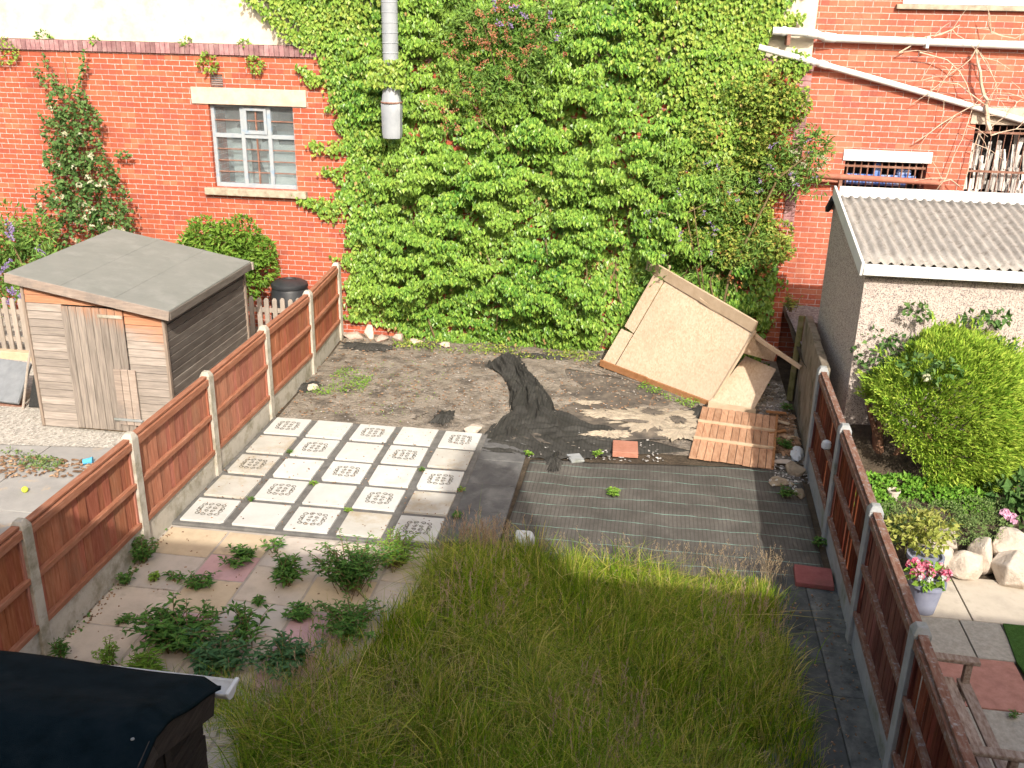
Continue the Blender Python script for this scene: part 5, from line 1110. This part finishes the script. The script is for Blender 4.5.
# tufts on the coping and the wall
for i, (x, z, h, m, lb) in enumerate([(-5.35, 4.2, .34, 'ivy_light', 'trailing creeper hanging over the coping at the far left'), (-4.75, 4.3, .16, 'budd', 'small weed on the coping above the climbing rose'), (-3.93, 4.28, .10, 'weed_lime', 'tiny weed on the coping right of the climbing rose'), (-2.5, 4.28, .14, 'weed_lime', 'wispy weed on the coping left of the blue window'), (-2.15, 4.1, .24, 'ivy_light', 'leafy tuft in the brickwork above the small vent'), (-1.42, 4.08, .2, 'ivy_light', 'leafy tuft in the brickwork above the right of the window'), (-1.6, 4.28, .12, 'weed_lime', 'small weed on the coping above the window lintel'), (6.2, 4.33, .2, 'weed_lime', 'leafy tuft on the coping under the slanting white pipe')]):
    nl = int(60 + 260 * h)
    up = i in (1, 2, 3, 6)
    c = np.array([[x, WY - .04 - (.05 if not up else -.05), z + (h * .35 if up else -h * .15)]])
    bush('wall_weed', (x, WY, z), lb, 'weed', c, np.array([[h * .65, .06, h * .55]]), nl // (2 if up else 1), .06, .035, m, [([(x, WY - .01, z - .02), (x + .02, WY - .05, z + h * .4)], .005)], 'weeds growing on the wall')
# bare vine on the right wall
bv = thing('bare_vine', (8.87, 3.8, 3.4), 'leafless pale vine trained over the right brick wall', 'climbing plant')
VN = [[(8.88, 3.49), (8.84, 3.65), (8.8, 3.8), (8.76, 3.93), (8.64, 4.22), (8.55, 4.5)], [(8.55, 4.5), (8.72, 4.29), (8.88, 4.08), (8.91, 3.88)], [(7.82, 4.44), (8.19, 4.36), (8.39, 4.21), (8.57, 3.93), (8.66, 3.8)], [(7.57, 4.44), (7.83, 4.6), (8.06, 4.69), (8.29, 4.8)], [(7.97, 3.28), (8.26, 3.52), (8.61, 3.77), (8.8, 3.81)], [(8.55, 4.5), (8.41, 4.3), (8.17, 4.06), (7.82, 3.76)], [(8.45, 2.81), (8.55, 3.34), (8.64, 3.73)], [(8.61, 4.95), (8.69, 4.71), (9.02, 4.65)], [(8.87, 3.46), (9.09, 3.69), (9.21, 3.84), (9.28, 3.9)], [(7.96, 4.66), (8.2, 4.73), (8.3, 4.66)], [(8.8, 3.79), (8.38, 4.07), (8.06, 4.09), (7.74, 4.07)], [(8.93, 3.39), (9.14, 3.47), (9.3, 3.55)], [(8.32, 2.73), (8.53, 2.77), (8.7, 2.66), (8.73, 3.12), (8.78, 3.42)]]
m = MB(); q = random.Random(2)
for i, l in enumerate(VN):
    r = .034 if i == 0 else q.uniform(.007, .011); pts = []
    for (xa, za), (xb, zb) in zip(l, l[1:]):
        for s in (0, .5): pts.append((xa + (xb - xa) * s + q.uniform(-.015, .015), RY - .1 - q.uniform(0, .1), za + (zb - za) * s + q.uniform(-.015, .015)))
    pts.append((l[-1][0], RY - .12, l[-1][1]))
    m.tube(pts, [r * (1 - .55 * k / len(pts)) for k in range(len(pts))], 6)
    for k in range(3):
        p = pts[q.randrange(len(pts))]; a = q.uniform(0, 6.3); L = q.uniform(.15, .45)
        m.tube([p, (p[0] + math.cos(a) * L * .5, p[1] - .04, p[2] + math.sin(a) * L * .5 + .03), (p[0] + math.cos(a) * L, p[1] - .02, p[2] + math.sin(a) * L)], [.006, .004, .003], 5)
m.build('branches', 'twig', bv, smooth=True)

# ---- conifer bush
cf_ = thing('conifer_bush', (7.6, -.8, .5), 'big rounded yellow green conifer in front of the pebbledashed garage', 'conifer')
n = 70000; d = rdir(n); d = d[(.70 * d[:, 0] + .72 * d[:, 2]) > -.58 + .1 * np.sin(9 * d[:, 1] + 4 * d[:, 0])]; n = len(d); cen = np.array([7.60, -.85, 1.06]); rad = np.array([.84, .72, .88])
lump = 1 + .06 * np.sin(5 * d[:, 0] + 3 * d[:, 2]) + .05 * np.sin(11 * d[:, 2] - 6 * d[:, 0]) + .05 * np.sin(17 * d[:, 0] + 9 * d[:, 1]) * np.sin(19 * d[:, 2] + 5 * d[:, 0]) + .04 * np.sin(31 * d[:, 2] - 12 * d[:, 1])
lc = rdir(34); amp_ = rng.uniform(-.07, .13, 34)
for c_, a_ in zip(lc, amp_): lump = lump + a_ * np.exp(-((d - c_) ** 2).sum(1) / .045)
P = cen + d * rad * (rng.uniform(.45, 1, n) ** .3 * lump)[:, None]
A = nrm(d * .8 + np.array([.3, -.2, .35]) + rdir(n) * .55)
tris('foliage', *leafgeo(P, A, nrm(d + rdir(n) * .6), rng.uniform(.04, .085, n), rng.uniform(.012, .022, n), .12, .12), 'conifer', cf_)
sd_ = rdir(70); sd_[:, 2] = np.abs(sd_[:, 2]) * .9 + .1; sd_ = nrm(sd_); ii = np.repeat(np.arange(70), 26); tt = rng.uniform(.85, 1.2, len(ii))
sp_ = cen + sd_[ii] * rad * tt[:, None] + rng.normal(0, .018, (len(ii), 3))
tris('stray_sprays', *leafgeo(sp_, sd_[ii] + rdir(len(ii)) * .4, rdir(len(ii)), rng.uniform(.04, .08, len(ii)), rng.uniform(.01, .02, len(ii))), 'conifer', cf_)
m = MB()
for x, yv, a in ((7.6, -.8, 0), (7.66, -.9, .3), (7.52, -.85, -.3)): m.tube([(x, yv, .3), (x + a * .2, yv, .7), (x + a, yv + .1, 1.3)], [.045, .04, .02], 7)
m.build('stems', 'bark', cf_, smooth=True)
tr = thing('small_tree', (7.02, -.85, .5), 'red brown forked trunk in the shade under the conifer', 'tree')
MB().tube([(7.0, -.95, .35), (6.96, -.7, .7), (7.05, -.5, 1.15)], [.07, .055, .04], 9).tube([(7.0, -.95, .42), (7.2, -.8, .62), (7.42, -.6, .85)], [.045, .035, .02], 8).tube([(6.97, -.75, .62), (6.85, -.6, 1.0), (6.8, -.4, 1.3)], [.03, .025, .015], 7).build('trunk', 'bark', tr, smooth=True)
tris('crown', *crown([(6.95, -.5, 1.45), (7.1, -.6, 1.6), (6.85, -.4, 1.6)], [(.2, .2, .22)] * 3, 350, .07, .045, 'rose'if 0 else .6), 'rose', tr)
rs2 = bush('rose_bush', (7.3, -.75, .5), 'rose shoots with dark leaves poking up through the conifer', 'shrub', [(7.08, -1.35, 1.72), (7.3, -1.4, 1.70), (7.2, -.55, 2.05), (7.75, -.6, 2.03), (7.95, -.62, 2.05), (8.02, -.8, 1.85)], [(.16, .08, .12), (.14, .08, .12), (.12, .08, .07), (.12, .08, .06), (.1, .06, .07), (.07, .06, .05)], 260, .075, .055, 'rose', [([(7.3, -.7, .5), (7.28, -.65, 1.5), (7.25, -.6, 2.1)], .012), ([(7.6, -.7, .5), (7.75, -.65, 1.6), (7.95, -.62, 2.1)], .012)], None, [('flower', blobs([(7.12, -1.48, 1.66)], .045, 14), 'cream_flower')])
# rockery plants
bush('rockery_plant', (7.15, -1.4, .4), 'bright parsley green plant behind the rockery by the fence', 'plant', [(6.85, -1.35, .42), (7.1, -1.35, .44), (7.35, -1.4, .45), (7.55, -1.45, .43), (6.75, -1.6, .38), (7.7, -1.5, .42)], [(.24, .17, .11)] * 6, 2600, .05, .035, 'parsley', [([(7.1, -1.3, .3), (7.15, -1.3, .5)], .01)], 'rockery plants')
bush('rockery_plant', (7.0, -1.85, .3), 'grey green heathery mound beside the fence', 'plant', [(6.85, -1.8, .32), (7.05, -1.75, .36), (7.15, -1.95, .3), (6.75, -2.05, .25)], [(.22, .18, .13)] * 4, 3000, .03, .014, 'moss_cover', [([(7.0, -1.85, .2), (7.0, -1.8, .36)], .01)], 'rockery plants')
bush('rockery_plant', (7.7, -1.8, .3), 'fine pale green cushion spreading over the rockery boulders', 'plant', [(7.45, -1.75, .38), (7.7, -1.7, .42), (7.6, -1.95, .32), (7.9, -1.65, .4), (7.8, -1.9, .34)], [(.2, .18, .12)] * 5, 3200, .028, .014, 'moss_cover', [([(7.7, -1.8, .2), (7.7, -1.8, .4)], .01)], 'rockery plants')
bush('hydrangea', (8.0, -1.7, .3), 'plant with one pale pink bloom right of the cushion plants', 'plant', [(8.1, -1.5, .5), (8.35, -1.4, .55), (8.2, -1.7, .4)], [(.22, .2, .2)] * 3, 420, .11, .075, 'rose', [([(8.1, -1.5, .3), (7.98, -1.78, .5)], .01)], 'rockery plants', [('bloom', blobs([(7.95, -1.82, .46), (8.02, -1.84, .43)], .055, 34), 'pale_pink')])
bush('golden_shrub', (7.08, -2.52, .3), 'golden leaved shrub growing in the rear pot', 'plant', [(7.0, -2.4, .55), (7.15, -2.45, .6), (7.08, -2.5, .5), (6.9, -2.4, .48)], [(.17, .14, .14)] * 4, 420, .07, .045, 'golden', [([(7.08, -2.52, .3), (7.05, -2.45, .6)], .012)])
pf = bush('bedding_plant', (7.0, -2.93, .3), 'red and white bedding flowers in the front blue grey pot', 'plant', [(7.0, -2.93, .36)], [(.15, .15, .07)], 110, .07, .05, 'weed_lime', [([(7, -2.93, .25), (7, -2.93, .36)], .008)], None, [('flower', blobs(np.array([(7.0, -2.93, .41)]) + rnd(22, -.14, .14) * np.array([1, 1, .25]), .042, 18), 'pink_flower'), ('flower', blobs(np.array([(7.0, -2.98, .40)]) + rnd(6, -.11, .11) * np.array([1, 1, .2]), .03, 14), 'white_flower')])

# ---- weeds
def weed(name, x, y, z, h, spread, ns, L, W, mat, lb, group='weeds in the paving joints', lean=(0, 0), per=9, flowers=None):
    g = []; m = MB(); P = []; A = []; LL = []
    for k in range(ns):
        a = rng.uniform(0, 2 * PI); s = spread * rng.uniform(.25, 1); hh = h * rng.uniform(.55, 1)
        b = np.array([x + rng.normal(0, spread * .12), y + rng.normal(0, spread * .12), z]); e = np.array([b[0] + math.cos(a) * s + lean[0] * hh, b[1] + math.sin(a) * s + lean[1] * hh, z + hh * (1 - .35 * s / max(spread, .01))]); c = (b + e) / 2 + np.array([0, 0, hh * .22])
        m.tube([tuple(b), tuple(c), tuple(e)], [.005, .004, .002], 4)
        for i in range(per):
            t = .2 + .8 * (i + .5) / per; p = b * (1 - t) ** 2 + c * 2 * t * (1 - t) + e * t * t
            for sg in (1, -1):
                aa = a + sg * rng.uniform(.7, 1.5) + i * 1.2; P.append(p); A.append((math.cos(aa), math.sin(aa), rng.uniform(.1, .6))); LL.append(L * rng.uniform(.6, 1.1) * (1.1 - .5 * t))
    P = np.array(P); A = np.array(A); LL = np.array(LL)
    t = thing(name, (x, y, z), lb, 'weed', group)
    tris('leaves', *leafgeo(P, A, np.array([0, 0, 1.]) + rdir(len(P)) * .4, LL, LL * W, .1, .25), mat, t)
    m.build('stems', 'stem', t, smooth=True)
    for q in flowers or []: tris('flower', *q, 'white_flower', t)
    return t
weed('weed', -.0, -3.38, .02, .30, .16, 26, .07, .42, 'weed', 'dense round weed clump at the foot of the sunlit fence', per=8)
weed('weed', .02, -3.75, .02, .14, .10, 10, .06, .45, 'weed', 'low weed spilling along the gravel board below the round clump', per=6)
weed('weed', .25, -3.66, .02, .12, .07, 7, .06, .6, 'weed_lime', 'single small yellow green weed in the first flag joint', per=4)
weed('weed', .88, -3.22, .02, .17, .2, 15, .10, .38, 'weed', 'dark leafy weed right behind the pink flag', per=6)
weed('weed', 1.12, -3.0, .02, .22, .12, 5, .10, .36, 'weed', 'upright shoot at the sunlit edge of the flags', per=5)
weed('weed', .70, -3.66, .02, .14, .17, 13, .09, .42, 'weed', 'bushy weed covering the near edge of the pink flag', per=5)
weed('weed', .45, -3.62, .02, .10, .14, 6, .09, .4, 'weed', 'sparse low weed left of the pink flag', per=3)
weed('weed', 1.42, -3.52, .02, .34, .2, 20, .11, .36, 'weed', 'tall dark weed standing in the middle of the flags', per=8)
weed('weed', 1.30, -3.86, .02, .10, .07, 9, .07, .45, 'weed', 'small isolated rosette on the pale flag', per=4)
weed('weed', 1.72, -3.98, .02, .12, .2, 15, .09, .4, 'weed', 'flat spreading weed above the large pink flag', per=6)
weed('weed', .92, -4.55, .02, .42, .46, 40, .13, .34, 'weed', 'largest spreading weed in the centre of the flags', per=9)
weed('weed', 1.32, -4.72, .02, .32, .38, 26, .13, .34, 'weed_blue', 'blue green weed right of the largest weed', per=8)
weed('weed', 1.42, -4.40, .02, .42, .26, 12, .12, .34, 'weed', 'upright leafy shoots behind the blue green weed', per=7)
weed('weed', 1.86, -4.66, .02, .28, .36, 36, .10, .4, 'weed_blue', 'dense blue green mat against the tall grass edge', per=8)
weed('weed', 2.02, -3.5, .02, .60, .42, 70, .085, .34, 'weed', 'tall bushy dark weed at the corner of the tall grass', per=11)
weed('weed', 2.28, -3.05, .02, .42, .34, 44, .06, .42, 'weed_lime', 'lime green weed catching sun at the patio edge', per=10)
weed('weed', 2.2, -4.15, .02, .34, .34, 48, .08, .42, 'weed', 'weed thicket between the pink flag and the tall grass', per=8)
weed('weed', .50, -4.86, .02, .34, .13, 14, .05, .42, 'weed_lime', 'upright pale seedling above the near black shed', per=9)
weed('weed', .3, -4.28, .02, .06, .14, 6, .08, .35, 'weed', 'small flat weed in the nearest left joint', per=4)
weed('weed', .08, -4.85, .02, .26, .07, 12, .09, .2, 'weed', 'thin grassy weed against the nearest left fence post', per=5)
weed('weed', .86, -4.98, .02, .3, .16, 34, .14, .12, 'weed_lime', 'grassy tuft in front of the largest weed', per=5)
weed('weed', 4.22, -1.27, .03, .09, .1, 8, .09, .5, 'weed_lime', 'single bright green weed on the flat membrane', 'weeds behind the patio', per=4)
weed('weed', 3.98, -.32, .03, .08, .1, 8, .06, .5, 'weed_lime', 'small lime weed beside the terracotta tile', 'weeds behind the patio', per=4)
weed('weed', 3.2, -.42, .03, .06, .07, 6, .06, .5, 'weed_lime', 'tiny lime weed at the end of the dark flags', 'weeds behind the patio', per=4)
weed('weed', 2.68, -2.05, .03, .07, .07, 7, .06, .5, 'weed', 'tiny weed in the gap right of the slab patio', 'weeds behind the patio', per=4)
weed('weed', 6.05, -.95, .03, .14, .16, 14, .06, .5, 'weed', 'white flowered weed at the membrane corner', 'weeds behind the patio', per=5, flowers=blobs(np.array([(6.02, -.92, .16)]) + rnd(10, -.14, .14) * np.array([1, 1, .3]), .016, 8))
weed('weed', 6.2, .35, .03, .12, .14, 12, .07, .5, 'weed', 'low green weed in the debris beside the round brown stone', 'weeds behind the patio', per=5)
weed('weed', 6.28, -1.95, .03, .1, .1, 9, .07, .5, 'weed', 'small green weed at the foot of the shaded fence', 'weeds behind the patio', per=4)
weed('weed', 6.36, 1.55, .03, .16, .1, 9, .08, .4, 'weed', 'small dark weed at the foot of the low concrete wall', 'weeds behind the patio', per=4)
weed('weed', 7.32, -4.3, .03, .05, .07, 7, .05, .3, 'weed', 'tiny weed in the slab joint before the bench', 'weeds behind the patio', per=3)
weed('weed', 6.5, 3.25, .9, .3, .2, 12, .09, .4, 'vine_mix', 'small plant on the rubble below the right brick wall', 'weeds behind the patio', per=6)
def cover(name, poly, n, mat, z, L, seed=0):
    p = sample(poly, n); keep = (np.sin(p[:, 0] * 5.1 + seed) * np.sin(p[:, 1] * 6.3 + 2 * seed) + rng.uniform(-.8, .8, n)) > 0; p = p[keep]; n = len(p)
    P = np.stack([p[:, 0], p[:, 1], z + rng.uniform(0, .04, n)], 1)
    o = tris(name, *leafgeo(P, rdir(n) + np.array([0, 0, .4]), np.array([0, 0, 1.]) + rdir(n) * .4, rng.uniform(.5, 1, n) * L, rng.uniform(.4, .8, n) * L, .1, .15), mat); o['kind'] = 'stuff'
cover('creeping_weeds', [(.05, .9), (.75, 1.0), (.75, 1.95), (.2, 2.0)], 1300, 'weed_lime', .03, .035, 1)
cover('creeping_weeds', [(.2, .15), (1.8, .3), (1.7, 2.6), (.3, 2.2)], 420, 'weed_lime', .025, .025, 2)
cover('creeping_weeds', [(.6, 3.0), (3.7, 2.85), (3.9, 3.4), (.6, 3.45)], 1800, 'vine_mix', .03, .05, 3)
cover('creeping_weeds', [(4.4, 2.0), (5.1, 1.4), (5.25, 1.6), (4.5, 2.3)], 500, 'weed_lime', .03, .035, 4)
cover('creeping_weeds', [(5.2, 2.2), (6.3, 2.4), (6.3, 3.3), (4.6, 3.4)], 900, 'weed', .05, .08, 5)
cover('yard_weeds', [(-2.7, -1.35), (-1.9, -1.55), (-1.9, -1.8), (-2.8, -1.7)], 500, 'moss_cover', .015, .05, 6)

for (x, y, i) in ((.49, -.9, 0), (1.03, -1.62, 1), (2.1, -1.1, 2), (1.57, -2.15, 3), (.5, -2.1, 4), (2.62, -1.5, 5)):
    weed('weed', x, y, .04, .05 + .01 * (i % 3), .05, 6, .05, .45, 'weed_lime' if i % 2 else 'weed', ['tiny weed in the left joint of the slab patio', 'tiny weed in the central joint of the slab patio', 'tiny weed in the right joint of the slab patio', 'small weed in the front joint of the slab patio', 'tiny weed in the front left joint of the slab patio', 'tiny weed at the right edge of the slab patio'][i], 'weeds in the patio joints', per=3)
litter('patio_grit', [(-.05, -2.6), (2.6, -2.6), (2.6, 0), (-.05, 0)], 260, .003, .012, 'bark_chip', .055, 12)
litter('fence_foot_dirt', [(-.1, -6), (.06, -6), (.0, -2.7), (-.08, -2.7)], 260, .004, .013, 'bark_chip', .018, 13)
litter('paving_litter', [(0, -5.2), (2.4, -5.2), (2.5, -2.75), (0, -2.75)], 170, .003, .012, 'bark_chip', .018, 14)
litter('path_litter', [(5.5, -8), (6.3, -8), (6.3, -2.8), (5.75, -2.8)], 380, .003, .014, 'bark_chip', .028, 15)
cover('fence_foot_weeds', [(-.1, -5.4), (.04, -5.4), (.02, -2.8), (-.1, -2.8)], 260, 'weed', .02, .04, 15)
# ---- tall grass
M['thatch'] = surf('grass_thatch', [(.05, .055, .018), (.10, .10, .035), (.17, .14, .06)], 14, .95, .8, 60, .02)
GP = [(2.66, -2.78), (3.0, -2.66), (4.2, -2.74), (5.74, -2.72), (5.70, -3.6), (5.82, -5), (5.85, -8.6), (1.2, -8.6), (2.3, -6.6), (1.75, -5.35), (2.0, -4.9), (2.38, -4.4), (2.55, -3.6)]
struct(MB().plate([(x, y, .02) for x, y in GP][::-1], .018).build('turf', 'thatch'))
n = 100000; p = sample(GP, n); tc = sample(GP, 900); ti = rng.integers(0, 900, 52000); tr_ = rng.uniform(.03, .11, 900); hs = np.ones(n)
p[:52000] = tc[ti] + rng.normal(0, 1, (52000, 2)) * tr_[ti][:, None]; hs[:52000] = rng.uniform(.6, 1.5, 900)[ti]
low = np.sin(p[:, 0] * 1.9 + 1.2 * np.sin(p[:, 1] * 1.4)) + np.sin(p[:, 1] * 2.3 + p[:, 0] * .8)
h = (.255 - .09 * np.clip(1 - (-2.7 - p[:, 1]) / .7, 0, 1) + .05 * low + .04 * np.sin(7 * p[:, 0] + 4 * p[:, 1])) * rng.uniform(.5, 1.3, n) * hs
la = .8 * np.sin(p[:, 0] * 1.3 + 2 * p[:, 1]) + 1.2 * np.sin(p[:, 1] * 1.7 - p[:, 0] * 2.1) + rng.normal(0, 1.3, n)
la[:52000] = np.arctan2(p[:52000, 1] - tc[ti, 1], p[:52000, 0] - tc[ti, 0]) + rng.normal(0, .7, 52000)
lean = np.abs(rng.normal(.75, .5, n)) * (1 + .5 * np.sin(3 * p[:, 0] + 2.2 * p[:, 1]))
D = np.stack([np.cos(la), np.sin(la), np.zeros(n)], 1); lean *= 1 - .55 * (p[:, 0] > 5.45)
def blades(p, h, D, lean, w):
    n = len(p); wa = rng.uniform(0, PI, n); S = np.stack([np.cos(wa), np.sin(wa), np.zeros(n)], 1); B = np.stack([p[:, 0], p[:, 1], np.full(n, .0)], 1); V = []
    for t, ww in ((0, 1), (.4, .9), (.75, .6)):
        c = B + D * (lean * h * t * t)[:, None]; c[:, 2] += h * (t - .28 * np.clip(lean, 0, 1.6) * t * t); V += [c - S * (w * ww / 2)[:, None], c + S * (w * ww / 2)[:, None]]
    c = B + D * (lean * h)[:, None]; c[:, 2] += h * (1 - .28 * np.clip(lean, 0, 1.6)); V.append(c)
    V = np.stack(V, 1).reshape(-1, 3); b = np.arange(n)[:, None] * 7
    F = np.concatenate([b + f for f in ([0, 1, 3], [0, 3, 2], [2, 3, 5], [2, 5, 4], [4, 5, 6])], 1).reshape(-1, 3); return V, F, c
V, F, _ = blades(p, h, D, lean, rng.choice([.003, .004, .006, .009], n))
o = tris('tall_grass', V, F, 'grass'); o['kind'] = 'stuff'
n = 7000; p = sample(GP, n); w_ = np.sin(p[:, 0] * 2.7 + 2 * np.sin(p[:, 1] * 1.9)) + np.sin(p[:, 1] * 3.1 - p[:, 0]) + rng.normal(0, .7, n); p = p[(w_ > .35) & (p[:, 1] < -3.6)]; n = len(p)
la = 1.5 * np.sin(p[:, 0] * 2 + p[:, 1]) + rng.normal(.4, 1.5, n); D = np.stack([np.cos(la), np.sin(la), np.zeros(n)], 1)
V, F, _ = blades(p, rng.uniform(.2, .36, n), D, rng.uniform(.7, 1.7, n), np.full(n, .004))
o = tris('dry_grass_stalks', V, F, 'straw'); o['kind'] = 'stuff'
ns = 900; p = np.concatenate([sample(GP, ns), np.stack([rng.uniform(3.3, 5.75, 200), -2.68 - np.abs(rng.normal(0, .08, 200))], 1), np.stack([rng.normal(5.72, .06, 60), rng.normal(-2.74, .1, 60)], 1)]); n = len(p)
h = rng.uniform(.2, .36, n) + .05 * (p[:, 1] < -3.2); la = rng.uniform(0, 6.28, n); D = np.stack([np.cos(la), np.sin(la), np.zeros(n)], 1); lean = np.abs(rng.normal(.3, .25, n))
V, F, tip = blades(p, h, D, lean, np.full(n, .0028))
def heads(tip, D, lean, L, k):
    n = len(tip); P = []; A = []
    ax = nrm(D * (lean * .9)[:, None] + np.array([0, 0, 1.]))
    for i in range(k):
        P.append(tip - ax * L * (i / k - .25) + rng.normal(0, .004, (n, 3))); A.append(ax + rdir(n) * .45)
    P = np.concatenate(P); A = np.concatenate(A); return leafgeo(P, A, rdir(len(P)), np.full(len(P), L * .38), np.full(len(P), .0055))
hd = heads(tip, D, lean, .06, 6)
o = tris('grass_seed_heads', *join([(V, F), hd]), 'seed'); o['kind'] = 'stuff'
n = 120; p = np.stack([rng.normal(3.05, .15, n), rng.normal(-2.72, .10, n)], 1); pr2 = sample(GP, 2600); pr2 = pr2[(np.sin(pr2[:, 0] * 2.9 + 1.7) * np.sin(pr2[:, 1] * 2.3 + .6) > .45) & (pr2[:, 1] < -3)][:700]; p = np.concatenate([p, pr2]); n = len(p); h = rng.uniform(.24, .42, n); la = rng.uniform(0, 6.28, n); D = np.stack([np.cos(la), np.sin(la), np.zeros(n)], 1); lean = np.abs(rng.normal(.12, .1, n))
V, F, tip = blades(p, h, D, lean, np.full(n, .004)); hd = heads(tip, D, lean, .10, 10)
o = tris('brown_seed_stalks', *join([(V, F), hd]), 'seed_red'); o['kind'] = 'stuff'
# a few grass blades in the joints near the shed
p = np.concatenate([np.stack([rng.normal(1.5, .3, 1500), rng.normal(-5.15, .16, 1500)], 1), np.stack([rng.normal(2.15, .14, 900), rng.normal(-4.6, .35, 900)], 1)]); n = len(p)
la = rng.uniform(0, 6.28, n); D = np.stack([np.cos(la), np.sin(la), np.zeros(n)], 1)
V, F, _ = blades(p, rng.uniform(.1, .24, n), D, np.abs(rng.normal(.5, .3, n)), rng.uniform(.003, .006, n))
o = tris('joint_grass', V, F, 'grass'); o['kind'] = 'stuff'

# ================================================================== LIGHT AND CAMERA
EL, AZ = math.radians(35.4), math.radians(18.5)
L = bpy.data.lights.new('sun', 'SUN'); L.energy = 3.5; L.angle = math.radians(.53); L.color = (1, .945, .85)
so = bpy.data.objects.new('sun', L); COL.objects.link(so)
dirv = Vector((-math.sin(AZ) * math.cos(EL), math.cos(AZ) * math.cos(EL), -math.sin(EL)))
so.rotation_euler = dirv.to_track_quat('-Z', 'Y').to_euler(); so.location = (6, -20, 20)
wd = bpy.data.worlds.new('World'); sc.world = wd; wd.use_nodes = True
nt = wd.node_tree; bg_ = nt.nodes['Background']; sk = nt.nodes.new('ShaderNodeTexSky'); sk.sky_type = 'NISHITA'; sk.sun_disc = False
sk.sun_elevation = EL; sk.sun_rotation = math.radians(180) - AZ; sk.air_density = 1.1; sk.dust_density = 5; sk.ozone_density = .3
nt.links.new(sk.outputs[0], bg_.inputs[0]); bg_.inputs[1].default_value = .15
cd = bpy.data.cameras.new('camera'); cam = bpy.data.objects.new('camera', cd); COL.objects.link(cam); sc.camera = cam
cd.sensor_width = 36; cd.lens = 972.146 / 1024 * 36; cd.clip_start = .05; cd.clip_end = 1000
pit, yaw, rol = .3638, .1361, .0212
def rz(v): c, s = math.cos(yaw), math.sin(yaw); return Vector((c * v[0] - s * v[1], s * v[0] + c * v[1], v[2]))
ri, fw, up = Vector((1, 0, 0)), Vector((0, math.cos(pit), -math.sin(pit))), Vector((0, math.sin(pit), math.cos(pit)))
ri, up = ri * math.cos(rol) + up * math.sin(rol), up * math.cos(rol) - ri * math.sin(rol)
ri, up, fw = rz(ri), rz(up), rz(fw)
from mathutils import Matrix
cam.matrix_world = Matrix(((ri.x, up.x, -fw.x, 4.3904), (ri.y, up.y, -fw.y, -10.6367), (ri.z, up.z, -fw.z, 4.8223), (0, 0, 0, 1)))
sc.view_settings.view_transform = 'Standard'; sc.view_settings.look = 'None'; sc.view_settings.exposure = .85; sc.view_settings.gamma = 1
sc.view_settings.use_curve_mapping = False
sc.render.engine = 'CYCLES'; sc.cycles.max_bounces = 6; sc.cycles.diffuse_bounces = 3; sc.cycles.transparent_max_bounces = 8; sc.cycles.use_denoising = True
